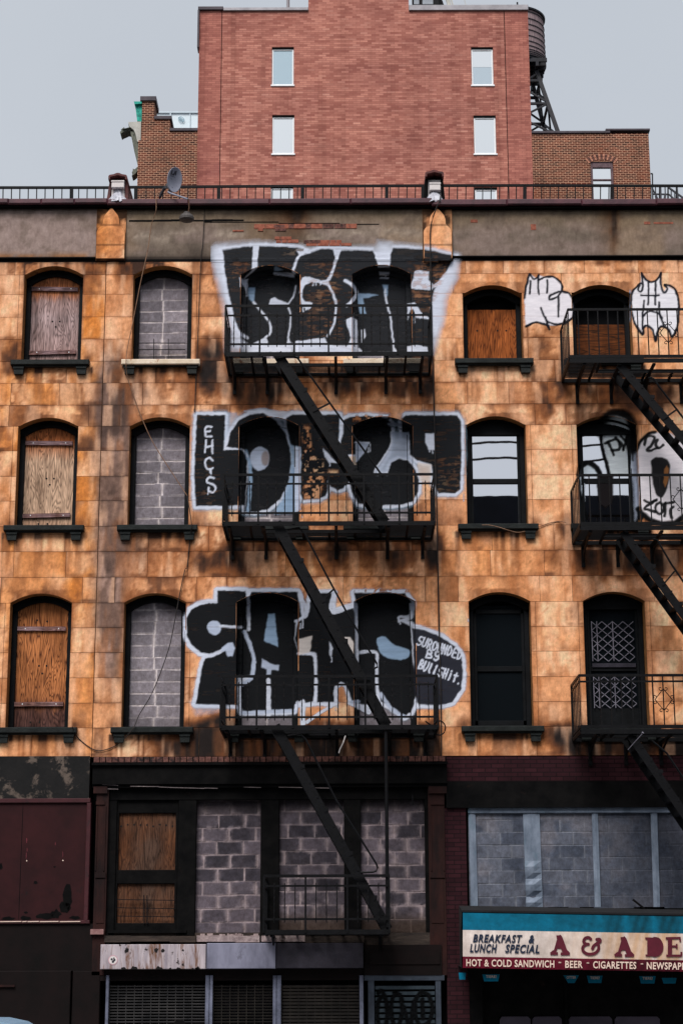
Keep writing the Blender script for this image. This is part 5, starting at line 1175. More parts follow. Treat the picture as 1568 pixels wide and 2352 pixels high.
def rail_panel(mb, x0, x1, zt, zm, zb, zp, y, per=4, nb=24, post=.03, bar=.017, twisted=True, full=False, handz=None):
    mb.bar((x0,y,zt),(x1,y,zt),.042,.02); mb.bar((x0,y,zb),(x1,y,zb),.032 if not full else .055,.016)
    if zm: mb.bar((x0,y,zm),(x1,y,zm),.03,.016)
    for i in range(nb+1):
        x = x0+(x1-x0)*i/nb
        if i % per == 0 and not full: mb.bar((x,y-.01,zp),(x,y-.01,zt),post,.02)
        elif full: mb.bar((x,y,zb),(x,y,zt),bar*1.1,.012)
        else:
            a, b = zb-.055, (zm or zt)+.045
            if twisted:
                n = 18; mb.tube([(x+.0015*math.cos(k*2.2), y-.012+.0015*math.sin(k*2.2), a+(b-a)*k/n) for k in range(n+1)], bar*.5, 5, taper=[.8+.35*abs(math.sin(k*1.05)) for k in range(n+1)])
            else: mb.bar((x,y-.012,a),(x,y-.012,b),bar,.012)
def end_rail(mb, x, zt, zm, zb, zp, yf, n=6, full=False):
    mb.bar((x,yf,zt),(x,-.0,zt),.042,.02); mb.bar((x,yf,zb),(x,0,zb),.032,.016)
    if zm: mb.bar((x,yf,zm),(x,0,zm),.03,.016)
    for i in range(1, n): y = yf*(i/n); mb.bar((x,y,zb-.04),(x,y,zt if full else (zm or zt)+.04),.016,.012)
    mb.bar((x,-.03,zp),(x,-.03,zt),.03,.03)
def platform(root, x0, x1, z, hx0, hx1, yf=-DE, hy=-.50, slat=.03):
    mb = MB()
    for x in (x0, x1): mb.box(x-.012, x+.012, yf, -.02, z-.07, z-.005)
    mb.box(x0, x1, yf-.008, yf+.008, z-.075, z-.003); mb.box(x0, x1, -.03, -.015, z-.07, z-.005); mb.box(hx0, hx1, hy-.008, hy+.008, z-.06, z-.004)
    for x in (hx0, hx1): mb.box(x-.01, x+.01, yf, hy, z-.065, z-.004)
    y = yf+.05
    while y < -.05:
        if y < hy: mb.box(x0, hx0, y-slat/2, y+slat/2, z-.009, z); mb.box(hx1, x1, y-slat/2, y+slat/2, z-.009, z)
        else: mb.box(x0, x1, y-slat/2, y+slat/2, z-.009, z)
        y += slat+.034
    k = 8
    for i in range(k+1):
        x = x0+(x1-x0)*i/k
        mb.box(x-.018, x+.018, (hy if hx0 < x < hx1 else yf), -.02, z-.040, z-.011)
    return mb.build('platform', M['iron'], root)
def bracket(root, x, z, yf=-DE, drop=.36):
    mb = MB(); mb.bar((x,yf+.02,z-.09),(x,0,z-.09),.032,.05); mb.bar((x,-.012,z-.06),(x,-.012,z-drop),.055,.02)
    pts = []
    for k in range(9):
        t = k/8; pts.append((x, -.03-(abs(yf)-.30)*t**1.5, z-drop+.04+(drop-.14)*t**.7))
    mb.tube(pts, .017, 5); mb.bar((x-.03,-.03,z-drop),(x+.03,-.03,z-drop),.07,.03)
    return mb.build('bracket', M['iron'], root)
def stair(root, top, bot, yf=-DE+.08, yb=-.58, wd=.15, tread=.21, tw_=.085):
    mb = MB(); (xa, za), (xb, zb) = top, bot
    mb.bar((xa,yf,za),(xb,yf,zb),wd,.02); mb.bar((xa,yb,za),(xb,yb,zb),wd,.02)
    L = math.hypot(xb-xa, zb-za); n = int(abs(za-zb)/tread); ux, uz = (xb-xa)/L, (zb-za)/L
    for i in range(1, n):
        t = i/n; x, z = xa+(xb-xa)*t, za+(zb-za)*t
        mb.box(x-tw_, x+tw_, yf, yb, z-.012, z+.012); mb.box(x-.015+.05, x+.015+.05, yf-.018, yb+.018, z-.012, z+.05)
        if i % 3 == 0: mb.box(x+uz*-.075-.03, x+uz*-.075+.03, yf-.02, yf+.02, z+ux*.075-.03, z+ux*.075+.03)
    return mb.build('stair', M['iron'], root)
def FE(name_label, group, lev, xs, stairs, full, drop=None, pole=None):
    root = empty('fire_escape', (sum(xs[0])/2, -.5, 0), name_label, 'fire escape', 'fire escapes on the tenement fronts')
    zp = []
    for k, (yt, ym, yb, yp) in enumerate(lev):
        px = (lev[k][0]+lev[k][3])/2; x0, x1 = xs[k]
        xm = 750 if x0 < 0 and x1 < 4 and not full else 1500
        zt, zm, zb, zq = [ZY(y, xm, -DE) if y else None for y in (yt, ym, yb, yp)]
        zp.append(zq); mb = MB(); n = max(4, 4*round((x1-x0)/(4*.152))) if not full else max(6, round((x1-x0)/.166))
        rail_panel(mb, x0, x1, zt, zm, zb, zq-.05, -DE, nb=n, full=full)
        end_rail(mb, x0, zt, zm, zb, zq-.05, -DE, full=full); end_rail(mb, x1, zt, zm, zb, zq-.05, -DE, full=full)
        if full:
            cx = x0+(x1-x0)*round(n*.5)/n
            if k == 2: cx = x0+(x1-x0)*round(n*.45)/n
            scx = XX((1538,1565,1534)[k], (765,1147,1607)[k], -DE); scx = x0+(x1-x0)*round((scx-x0)/(x1-x0)*n)/n
            scz = ZY((765,1147,1607)[k], 1540, -DE); scroll(mb, scx, scz, -DE-.008, .22)
            scroll(mb, scx-4.35*(x1-x0)/n*3, scz, -DE-.008, .0001) if False else None
        mb.build('railing', M['iron'], root)
    return root, zp
# middle one, four landings
xl = XX(512.8, 1150, -DE); xr = XX(997, 1150, -DE)
levM = [(702,724,790,808),(1090,1111,1178,1197),(1553,1572.6,1647,1665),(2011.6,2034.6,2111,2135)]
x4 = XX(606, 2060, -DE); x4r = XX(893, 2060, -DE)
RM_, zpM = FE('black iron fire escape with four landings across the big graffiti of the middle house', '', levM, [(xl,xr),(xl,xr),(xl,xr),(x4,x4r)], None, False)
hx0, hx1 = XX(600, 1150, -DE), XX(886, 1150, -DE)
for k, z in enumerate(zpM):
    if k < 3:
        platform(RM_, xl, xr, z, hx0, hx1)
        for px in (536, 612, 772, 888, 968): bracket(RM_, XX(px, 1150), z)
    else:
        platform(RM_, x4, x4r, z, x4+.1, x4+.9); bracket(RM_, x4+.12, z); bracket(RM_, x4r-.12, z)
xt, xb_ = XX(634, 1150, -DE), XX(884, 1150, -DE)
for k in range(3): stair(RM_, (xt, zpM[k]), (xb_-(.02 if k == 2 else 0), zpM[k+1]), wd=.16)
for k, (P, ends) in enumerate(((((634,824.6),(655,820),(676,820),(684,823),(711,861),(757.5,926),(785.5,964.7),(837,1036),(880,1096)), (718,945.6,757.5,925.8)),(((660,1217),(686,1212),(700,1226),(748,1318),(766.7,1353),(793,1401),(824,1454),(865,1524),(866,1532),(858,1536)), (742,1375,766.7,1353)),(((660,1690),(690,1686),(702,1698),(774,1842),(829.4,1929),(863.3,1983),(867,1993),(864,2000),(856,2003),(829,2004)), None))):
    mb = MB(); mb.tube([W(x, y, -DE+.06) for x, y in P], .017, 6)
    if ends: mb.bar(W(ends[0], ends[1], -DE+.07), W(ends[2], ends[3], -DE+.06), .026)
    mb.build('handrail', M['iron'], RM_)
mb = MB(); p = W(886, 1690, -DE+.05); mb.tube([(p.x,-DE+.05,zpM[2]),(p.x,-DE+.05,ZY(2130,784,-DE))], .028, 8); p = W(975.5, 1835, -.05); mb.bar((XX(1100*0+947,1840,-.1),-.12,ZY(1826,947,-.1)),(XX(947,1840,-.1),-.12,ZY(1850,947,-.1)),.02); mb.build('drop_pole', M['iron'], RM_)
# right one, three landings
def fx(px, py): return XX(px, py, -DE)
W_ = 3.62
xsR = [(fx(1303,709), fx(1303,709)+W_), (fx(1328,1089), fx(1328,1089)+W_), (fx(1329,1549), fx(1329,1549)+W_)]
levR = [(710.5,None,818.5,823),(1091,None,1202.6,1207),(1551,1565,1668.8,1674)]
RR_, zpR = FE('black iron fire escape with scrolled railings on the right-hand house', '', levR, xsR, None, True)
for k, z in enumerate(zpR):
    x0, x1 = xsR[k]; platform(RR_, x0, x1, z, fx(1392,1150), fx(1392,1150)+1.9, slat=.042)
    for px in (1333, 1412, 1490, 1575): bracket(RR_, XX(px, 1150), z, drop=.42)
dzR = zpR[0]-zpR[1]
for k in range(3):
    zt = zpR[k]; zb = zpR[k+1] if k < 2 else zpR[2]-2.9
    xa = fx((1424,1432,1448)[k], (870,1240,1700)[k]); s = (1.30,1.50,1.56)[k]; stair(RR_, (xa, zt-.08), (xa+(zt-zb)/s, zb-.08), yf=-DE+.08, yb=-.46, wd=.13, tread=.2, tw_=.045)
for P, e in ((((1488,868),(1500,870),(1512,887.5),(1551,938),(1600,1002),(1680,1106)),(1519.8,964,1551,942)),(((1498,1238),(1508,1240),(1540,1295),(1568,1336),(1640,1442)),(1520,1345,1548,1312)),(((1495,1700),(1530,1730),(1600,1835)),None)):
    mb = MB(); mb.tube([W(x, y, -DE+.06) for x, y in P], .017, 6)
    if e: mb.bar(W(e[0], e[1], -DE+.07), W(e[2], e[3], -DE+.06), .026)
    mb.build('handrail', M['iron'], RR_)
mb = MB(); mb.tube([W(1441,1722,-1.0), W(1474,1685,-1.12)], .0055, 6); q = W(1475,1684,-1.12); mb.tube([q, q+Vector((.008,0,.012))], .022, 8, 0); mb.build('loose_rod', M['gate'], RR_)
# hoop, loose scrap on the middle landing
mb = MB(); p = W(1008, 1672, -.5); mb.tube([(p.x+.10*math.cos(k*math.pi/9), -.5, p.z+.115*math.sin(k*math.pi/9)) for k in range(19)], .011, 6); mb.bar((p.x-.1,-.5,p.z+.02),(p.x-.22,-.55,p.z+.1),.02); mb.build('hoop', M['iron'], RM_)
o = MB(); o.tube([W(x, y, -.6) for x, y in ((793,1690),(788,1706),(780,1722),(778,1730))], .010, 5); o = o.build('hanging_string', M['offwhite']); tag(o, 'short pale string dangling below the third landing of the middle fire escape', 'string')
# ---------------------------------------------------------------- roof edge: railing, party walls, dish
mb = MB(); Yr = .32
root = empty('roof_railing', W(784, 463, Yr), 'long black bar railing running along the roof edge of all three houses', 'railing')
pts = [(-60,431),(250,431),(312,430),(590,428),(980,426.5),(1205,426),(1600,427)]
for (a, b), (c_, d) in zip(pts, pts[1:]): mb.bar(W(a, b, Yr), W(c_, d, Yr), .045, .03)
mb.build('top_rail', M['iron'], root)
x = -50
posts = [-28,165,312.6,502.7,695,888,971,1204.5,1404.6]
yr = lambda x: float(np.interp(x, [p[0] for p in pts], [p[1] for p in pts]))
while x < 1600:
    if not (246 < x < 296 or 976 < x < 1020) and min(abs(x-q) for q in posts) > 5: mb = MB(); mb.bar(W(x, yr(x), Yr), W(x-.6, 470, Yr), .017); mb.build('baluster', M['iron'], root)
    x += 19.3
for q in posts:
    mb = MB(); mb.bar(W(q, yr(q)-.5, Yr), W(q-.5, 472, Yr), .062, .03); mb.build('post', M['iron'], root)
def partywall(xc, dark, lb):
    Yf = -.05
    p = W(xc, 466, Yf); Z = p.z-.02; g = lambda y: ZY(y, xc, Yf)
    root = empty('party_wall', (p.x, 0, Z), lb, 'party wall', 'tile-capped party wall ends on the roof edge')
    s = 1/129.
    mb = MB(); fw = 15*s
    mb.prism([(p.x-fw,g(455)),(p.x+fw,g(455)),(p.x+fw*.92,g(413 if not dark else 410)),(p.x-fw*.92,g(413 if not dark else 410))], Yf+.06, 3.2); 
    mb.build('shaft', M['offwhite'] if not dark else simple('grey_shaft_paint', S(112,108,110), S(146,142,142), 6, .8, bs=.3), root)
    mb = MB(); n = 14                                        # crumpled silver flashing skirt
    rings = []
    for j, (y, w, yy) in enumerate(((432,14,Yf+.04),(440,15,Yf+.02),(449,19,Yf-.03),(458,24 if not dark else 22,Yf-.09),(468,25.5 if not dark else 23,Yf-.13))):
        r = []
        for i in range(n+1):
            t = i/n*2-1; k = .25+j*.18
            r.append((p.x+t*w*s+random.uniform(-.008,.008)*k, yy+abs(t)**3*.16+random.uniform(-.022,.022)*k, g(y)+random.uniform(-.02,.02)*k))
        rings.append(r)
    for r in rings: mb.v += r
    for j in range(len(rings)-1):
        for i in range(n): a = j*(n+1)+i; mb.f.append((a, a+n+1, a+n+2, a+1)); mb.m.append(0)
    mb.build('flashing', M['silver'], root)
    mb = MB(); y0, y1 = (416,432) if not dark else (421,438)
    X0, X1 = p.x-(14.0 if not dark else 11.5)*s, p.x+(14.5 if not dark else 13.5)*s
    mb.bbox(X0, X1, Yf-.03, Yf+.05, g(y1), g(y0), .008); mb.bbox(X0-.004, X1+.004, Yf-.04, Yf-.029, g(y0+3.5), g(y0), .004); mb.build('box_cover', M['offwhite'], root)
    mb = MB(); ct = 400 if not dark else 393                # clay cap tile: a low vault with turned-down sides, running back along the wall
    prof = [(-21,15),(-21,7),(-18,4.5),(-9,3),(-4,.6),(0,0),(4,.6),(9,3),(18,4.5),(21,7),(21,15)]; inn = [(17,15),(17,9),(8,7),(0,5),(-8,7),(-17,9),(-17,15)]
    mb.prism([(p.x+x*s, g(ct+y)) for x, y in prof]+[(p.x+x*s, g(ct+y)) for x, y in inn], Yf-.06, 3.3); mb.build('cap_tile', M['tile'], root)
    mb = MB()
    for sx in (-1, 1):
        x = p.x+sx*(17*s)
        mb.prism([(x-.02,g(ct+12)),(x+.02,g(ct+12)),(x+.02+sx*.035,g(462)),(x-.035+sx*.035,g(462))], Yf+.05, 3.2)
    mb.build('side_cladding', M['tile'] if not dark else M['soot'], root)
partywall(270, False, 'tile-capped party wall end with a wide silver skirt, beside the satellite dish')
partywall(998, True, 'narrower party wall end with a black cap and a grey shaft, in front of the red tower')
# satellite dish
Yd = -.10; R0 = W(364.5, 462, .1); dish = empty('satellite_dish', R0, 'grey oval satellite dish on a bent mast at the roof edge', 'satellite dish')
mb = MB(); mb.tube([W(364.5,463,.15), W(368,452,.13), W(375,437,.08), W(381,429,.03)], .028, 8); mb.build('mast', M['dmetal'], dish)
C = W(402, 412.6, Yd); nrm = Vector((-.62,-.74,-.18)).normalized(); nrm = Vector((.66,-.72,-.12)).normalized()
u = Vector((0,0,1)).cross(nrm).normalized(); vv = nrm.cross(u).normalized()
ra, rb = 16.2/129/.80, 30.3/129
ang = math.radians(-9); ca, sa = math.cos(ang), math.sin(ang)
def dpt(r, t, d=0):
    a, b = ra*r*math.cos(t), rb*r*math.sin(t); a, b = a*ca-b*sa*.6, a*sa*.6+b*ca
    return C+u*a+vv*b+nrm*(.055*(r*r-1)+d)
mb = MB(); n = 32; rr = (0,.25,.5,.75,.95,1.0)
for d in (0, -.016):
    for r in rr:
        for k in range(n): mb.v.append(tuple(dpt(r, k*2*math.pi/n, d)))
for l in (0, 1):
    o_ = l*len(rr)*n
    for i in range(len(rr)-1):
        for k in range(n):
            k2 = (k+1) % n; f = (o_+i*n+k, o_+(i+1)*n+k, o_+(i+1)*n+k2, o_+i*n+k2); mb.f.append(f if l == 0 else f[::-1]); mb.m.append(0)
for k in range(n): k2 = (k+1) % n; a = (len(rr)-1)*n; b = a+len(rr)*n; mb.f.append((a+k, b+k, b+k2, a+k2)); mb.m.append(0)
refl = mb.build('reflector', M['dish'], dish, smooth=True)
mb = MB()
def mark(poly, d=.004):
    mb.face([tuple(C+u*(x*ra)+vv*(z*rb)+nrm*(.055*(min(1,x*x+z*z)-1)+d)) for x, z in poly], 0)
mark([(-.5,.34),(-.30,.34),(-.30,.70),(-.5,.66)]); mark([(-.22,.36),(.02,.36),(.10,.5),(.10,.72),(.0,.72),(-.02,.55),(-.22,.44)]); mark([(.14,.40),(.24,.42),(.24,.74),(.14,.72)]); mark([(-.5,.28),(.2,.28),(.2,.25),(-.5,.25)]); mark([(-.4,.08),(-.1,.06),(-.1,.04),(-.4,.055)])
mb.build('dish_marking', M['dishd'], refl)
mb = MB(); mb.tube([W(386,441,Yd), W(392,444,Yd-.05), W(410,450,Yd-.22), W(432,457.5,Yd-.42)], .016, 8); mb.build('feed_arm', M['dish'], dish)
mb = MB(); mb.bar(W(379,431,.02), W(395,428,-.03), .045, .03); mb.bar(W(384,422,-.02), W(391,434,-.03), .05, .03); mb.tube([W(388,440,Yd+.05), W(396,430,Yd+.04)], .02, 6); mb.build('mount', M['dmetal'], dish)
lq = W(429, 500, -.42); lamp = empty('dish_receiver', lq, 'dark dish receiver hanging by its own cable below the satellite dish', 'receiver')
mb = MB(); mb.lathe([(.055,.095),(.062,.07),(.06,.06),(.105,.045),(.128,.0),(.128,-.04),(.10,-.06),(.03,-.07)], lq.x, lq.y, 18)
mb.v = [(v[0], v[1], v[2]+lq.z) for v in mb.v]; mb.build('housing', simple('sun_greyed_plastic', S(54,50,50), S(78,72,70), 6, .6, bs=.2), lamp, smooth=False)
mb = MB(); mb.tube([W(432,457.5,-.52), W(434,463,-.5), W(434.5,478,-.45), W(432,492,-.42), lq+Vector((0,0,.09))], .010, 6); mb.build('cable', M['cablet'], lamp)
# ---------------------------------------------------------------- cables down the fronts
def cable(lb, pts, Y, r, mat):
    mb = MB(); P = [W(x, y, Y if not isinstance(Y, list) else Y[min(i, len(Y)-1)]) for i, (x, y) in enumerate(pts)]
    q = Canvas.curve(np.array([tuple(p) for p in P]), False, 4); mb.tube([tuple(p) for p in q], r, 5); o = mb.build('cable', M[mat]); return tag(o, lb, 'cable')
cable('tan cable drooping from the satellite dish past the bricked windows', [(372,437),(362,446),(359,459),(358.5,485),(348,517),(340,573),(323,650),(305,743),(293,800),(290,833),(293,866),(310,917),(328,965),(353,1018.6),(393,1082),(430,1138.5)], [-.0,-.1,-.2,-.2,-.12,-.1,-.1,-.1,-.12,-.2,-.1,-.03,-.03,-.03,-.03,-.03], .0075, 'cablet')
cable('thin dark cable beside the second column of windows, looping to the lowest ochre sill', [(430,1138.5),(440,1202),(436.5,1238),(430,1302),(425,1309),(413,1365),(400,1435),(386.5,1495),(353,1585),(320,1642),(306,1673),(276.5,1705),(246,1721),(216.5,1722),(180,1695),(166,1669)], [-.03,-.17,-.03,-.03,-.03,-.03,-.03,-.03,-.03,-.03,-.17,-.03,-.02,-.02,-.02,-.17], .008, 'cable')
cable('straight dark cable running down the joint between the graffiti house and the right house', [(1012,447),(1009,462),(1001,479),(988.5,522),(988,583),(989,640),(992,800),(998,1000),(1003,1200),(1008,1450),(1012,1600),(1013,1745)], [-.05,-.22,-.2,-.1,-.1,-.03,-.03,-.03,-.03,-.03,-.03,-.03], .011, 'cable')
cable('fine dark cable on the left edge of the top graffiti piece', [(470,481),(466,560),(461.5,600),(455,760),(448,930),(446,940)], -.03, .007, 'cable')
cable('pale wire lying over the sill of the glazed window', [(1106,1206),(1122,1206),(1145,1211),(1170,1219),(1190,1223),(1212,1218),(1240,1209),(1262,1201),(1285,1197),(1298,1200)], [-.16,-.162,-.162,-.162,-.162,-.05,-.02,-.02,-.02,-.2], .007, 'cablet')
# ---------------------------------------------------------------- red tower behind
YT = 15.0
def tw(x, y): return W(x, y, YT)
TX0, TX1 = XX(455, 250, YT), XX(1218, 250, YT); TZ1 = ZY(24, 784, YT)
tower = empty('apartment_tower', ((TX0+TX1)/2, YT, 0), 'tall plain red brick apartment tower rising behind the tenements', 'building')
wins = [(624,108,675,196),(624,264,677,354),(621,427,674,520),(1081,108,1133,196),(1087,265,1139,354),(1090,430,1142,520)]
xw = [sum(XX(q[0], (q[1]+q[3])/2, YT) for q in wins[:3])/3, sum(XX(q[0], (q[1]+q[3])/2, YT) for q in wins[3:])/3]; ww = .60
hol = []
for k, q in enumerate(wins):
    x = XX((q[0]+q[2])/2, (q[1]+q[3])/2, YT); hol.append((x-.295, x+.295, ZY(q[3], (q[0]+q[2])/2, YT), ZY(q[1], (q[0]+q[2])/2, YT)))
c0, c1 = XX(508, 250, YT), XX(1162, 250, YT)
k0, k1 = XX(708, 10, YT), XX(938, 10, YT)
mb = MB(); holes_wall(mb, c0, c1, 0, TZ1, YT, hol, .14, 0, 0); mb.quad((k0,YT,TZ1),(k1,YT,TZ1),(k1,YT,TZ1+4),(k0,YT,TZ1+4))
mb.quad((k0,YT,TZ1),(k0,YT,TZ1+4),(k0,YT+6,TZ1+4),(k0,YT+6,TZ1)); mb.quad((k1,YT,TZ1),(k1,YT+6,TZ1),(k1,YT+6,TZ1+4),(k1,YT,TZ1+4)); mb.quad((k0,YT,TZ1+4),(k1,YT,TZ1+4),(k1,YT+6,TZ1+4),(k0,YT+6,TZ1+4))
mb.build('wall', M['tower'], tower)
for a, e in ((TX0, c0-.02), (c1+.02, TX1)): mb = MB(); mb.box(a, e, YT, YT+14, 0, TZ1); mb.build('corner_pier', M['tower2'], tower)
mb = MB(); mb.box(c0-.02, c0, YT+.02, YT+.3, 0, TZ1-.01); mb.box(c1, c1+.02, YT+.02, YT+.3, 0, TZ1-.01); mb.box(c0, c1, YT+.6, YT+14, 0, TZ1-.1); mb.build('expansion_joint', M['void'], tower)
mb = MB(); mb.bbox(TX0-.04, c0+.02, YT-.07, YT+.4, TZ1, TZ1+.10, .01); mb.box(TX0-.05, TX0-.002, YT-.06, YT+.3, TZ1-1.1, TZ1, 0); mb.build('coping', M['coping'], tower)
for q in ((c0+.025, k0-.002, YT-.06, YT+.4, TZ1-.02, TZ1+.07, .01), (k1+.002, TX1+.01, YT-.06, YT+.4, TZ1-.03, TZ1+.13, .01)): mb = MB(); mb.bbox(*q); mb.build('coping', M['copingg'], tower)
for a, e, z0, z1 in hol: mb = MB(); mb.box(a, e, YT+.01, YT+.13, z1-.05, z1-.003); mb.build('lintel_shadow', M['soot'], tower)  # dark strip under each window head stands in for the lintel's shadow
for k, (a, e, z0, z1) in enumerate(hol):
    f = MB(); b = .045; y = YT+.03
    f.bbox(a+.003, a+b, y, y+.06, z0+.003, z1-.05); f.bbox(e-b, e-.003, y, y+.06, z0+.003, z1-.05); f.bbox(a+b, e-b, y, y+.06, z1-.09, z1-.051); f.bbox(a+b, e-b, y, y+.06, z0+.003, z0+.05); f.bbox(a-.02, e+.02, YT-.03, YT-.002, z0-.035, z0+.01, .005)
    w = f.build('window', M['white'], tower)
    g = MB(); zs = z0+(z1-z0)*.5
    if k in (3,): g.box(a+b, e-b, y+.03, y+.035, zs, z1-.09); g.build('pane', M['glassw'], w); g = MB(); g.box(a+b, e-b, y+.035, y+.04, z0+.05, zs); g.build('pane', glass_mat('grey_green_glass', (.66,.74,.78), .9, .06, .0), w)
    else: g.box(a+b, e-b, y+.03, y+.035, z0+.05, z1-.09); g.build('pane', M['glassw'] if k not in (0,) else glass_mat('blue_green_glass', (.58,.70,.75), .9, .06, .01), w)
# things on the tower's roof: vent pipe, mesh guard with a raking rail, shrub
mb = MB(); p = tw(660, 24); o = MB(); o.tube([(p.x,YT+.5,TZ1),(p.x,YT+.5,TZ1+3)], .045, 10); o = o.build('vent_pipe', M['copingg']); tag(o, 'thin grey pipe standing on the roof of the red tower', 'pipe')
YG = YT+.6
gd = empty('roof_guard', W(985, 24, YG), 'black framed mesh guard and sloping rail on the tower roof', 'guard rail')
def gz(y): return ZY(y, 985, YG)
mb = MB()
for x, w in ((948,.05),(966,.09),(1001,.16)): mb.bar((XX(x,15,YG),YG,TZ1-.1),(XX(x,15,YG),YG,TZ1+2.6),w,.05)
mb.bar((XX(946,15,YG),YG,gz(11)),(XX(1000,15,YG),YG,gz(11)),.025); mb.bar((XX(946,15,YG),YG,TZ1+2.5),(XX(1000,15,YG),YG,TZ1+2.5),.05)
mb.prism([(XX(1000,20,YG),TZ1),(XX(1034,20,YG),TZ1),(XX(1010,-8,YG),TZ1+.9),(XX(1000,-8,YG),TZ1+.9)], YG+.1, YG+.15); mb.build('frame', M['iron'], gd)
mb = MB(); n = 26; xa, xe = XX(948,15,YG), XX(998,15,YG)
for i in range(n): x = xa+(xe-xa)*i/n; mb.bar((x,YG+.02,TZ1),(x,YG+.02,TZ1+2.5),.006)
for j in range(60): z = TZ1+.04*j; mb.bar((xa,YG+.02,z),(xe,YG+.02,z),.005)
mb.build('mesh', M['dmetal'], gd)
mb = MB(); mb.bar((XX(1041,22,YG),YG-.1,TZ1),(XX(1010,-20,YG),YG-.1,TZ1+1.3),.10,.04); mb.bar((XX(1048,22,YG),YG-.15,TZ1),(XX(1018,-20,YG),YG-.15,TZ1+1.3),.03); mb.bar((XX(1078,22,YG),YG-.15,TZ1),(XX(1050,-20,YG),YG-.15,TZ1+1.2),.014); mb.build('raking_rail', M['stonew'], gd)
def shrub(cx, cy, cz, spec, lb, stem):
    root = empty('shrub', (cx, cy, cz), lb, 'shrub'); mb = MB()
    for (dx, dz, r, n) in spec:
        for k in range(n):
            a, b = random.uniform(0, 6.28), random.gauss(0, .45); q = r*random.random()**.5
            c = Vector((cx+dx+q*math.cos(a), cy+q*math.sin(a)*.9, cz+dz+b*r)); s = random.uniform(.025,.055)
            d1 = Vector((random.uniform(-1,1), random.uniform(-1,1), random.uniform(-1,1))).normalized()*s; d2 = d1.cross(Vector((random.uniform(-1,1), random.uniform(-1,1), random.uniform(-1,1)))).normalized()*s*.5
            mb.quad(tuple(c-d1), tuple(c-d2), tuple(c+d1), tuple(c+d2))
    mb.build('foliage', M['leaf'], root)
    mb = MB()
    for dx, dz in stem: mb.tube([(cx,cy,cz-.3),(cx+dx*.5,cy,cz+dz*.45),(cx+dx,cy,cz+dz)], .014, 5, taper=[1.3,1,.4])
    mb.build('stem', M['bark'], root)
q = W(1086, 24, YT+.9); shrub(q.x, YT+.9, TZ1-.15, [(-.10,.22,.17,420),(-.02,.42,.10,200),(.22,.32,.09,110),(.32,.22,.08,100),(.12,.5,.07,80),(.26,.46,.05,60),(-.25,.05,.08,80)], 'dark leafy shrub on the tower roof beside the water tank', [(.22,.5),(.34,.32),(-.05,.6),(.12,.6),(.28,.5)])
# ---------------------------------------------------------------- old brown brick blocks behind, left and right
YB = 52.0
bl = empty('brick_building', W(384, 460, YB), 'old brown brick building with stepped parapet and green gargoyle brackets, left of the tower', 'building', 'old brown brick buildings behind')
def bq(x, y, Y=YB): p = W(x, y, Y); return (p.x, p.z)
mb = MB()
zb = 0
A = XX(317, 370, YB); B_ = XX(327, 250, YB); C_ = XX(355, 250, YB); D_ = XX(390.5, 285, YB); E_ = XX(470, 350, YB)
z1, z2, z3, zc = ZY(233, 340, YB), ZY(275, 370, YB), ZY(302, 420, YB), ZY(322, 322, YB)
mb.box(A, E_, YB, YB+20, 0, zc); mb.box(B_, E_, YB+.0, YB+20, zc, z3); mb.box(B_, D_, YB, YB+1.2, z3, z2); mb.box(B_, C_, YB, YB+1.2, z2, z1); mb.build('wall', M['brownb'], bl)
for q in ((B_-.1, C_+.08, YB-.1, YB+1.3, z1, z1+.24, .02),(C_, D_+.08, YB-.08, YB+1.3, z2, z2+.18, .02),(D_, E_, YB-.08, YB+.5, z3, z3+.16, .02)): mb = MB(); mb.bbox(*q); mb.build('coping', M['coping'], bl)
mb = MB(); mb.prism([bq(310,236), bq(326,237), bq(325,277), bq(315,276)], YB+.1, YB+1.3); mb.prism([bq(308,234), bq(326,234), bq(326,239), bq(310,240)], YB-.05, YB+1.4); mb.build('cornice_end', M['copper'], bl)
mb = MB(); mb.prism([bq(294,278), bq(324,277), bq(323,323), bq(315,323), bq(311,305), bq(307,296), bq(297,288)], YB+.1, YB+1.3); mb.build('cornice_stone', M['stonew'], bl)
mb = MB()
def gargoyle(P, rads, jaw, extra):
    mb.tube([W(x, y, YB+.5) for x, y in P], .1, 8, taper=rads)
    for a, b, r in jaw: mb.tube([W(*a, YB+.5), W(*b, YB+.5)], r, 6, taper=[1,.5])
    for poly in extra: mb.prism([bq(*q) for q in poly], YB+.2, YB+.8)
zq = lambda pts: [bq(229.7+.16844*x, 206.7+.16844*y) for x, y in pts]
mb.prism(zq([(560,415),(560,545),(520,545),(470,530),(430,512),(400,522),(370,516),(330,536),(300,547),(275,565),(265,540),(287,520),(279,506),(300,492),(324,473),(329,490),(320,503),(350,500),(380,488),(393,478),(385,455),(382,424)]), YB+.25, YB+.95)
mb.prism(zq([(300,512),(330,512),(392,492),(470,470),(470,450),(400,500)]), YB+.12, YB+.26)
mb.prism(zq([(520,1010),(505,1015),(470,1050),(450,1045),(443,1040),(440,1075),(428,1090),(440,1112),(427,1140),(450,1128),(480,1105),(500,1075),(525,1060)]), YB+.25, YB+.85)
mb.prism([bq(298.8,297.7), bq(308,298), bq(314,315), bq(318,335), bq(318,375), bq(315.5,375), bq(308,345)], YB+.2, YB+.9)
mb.build('gargoyle_bracket', M['stoneg'], bl)
br = empty('brick_building', W(1360, 460, YB+3), 'old brown brick building with one arched sash window, right of the tower', 'building', 'old brown brick buildings behind')
Y2 = YB+3
X0, X1 = XX(1200, 380, Y2), XX(1491.5, 380, Y2); zt = ZY(307, 1350, Y2)
wx0, wx1, wz0, wz1 = pr(1356.5, 371, 1408.5, 464, Y2)
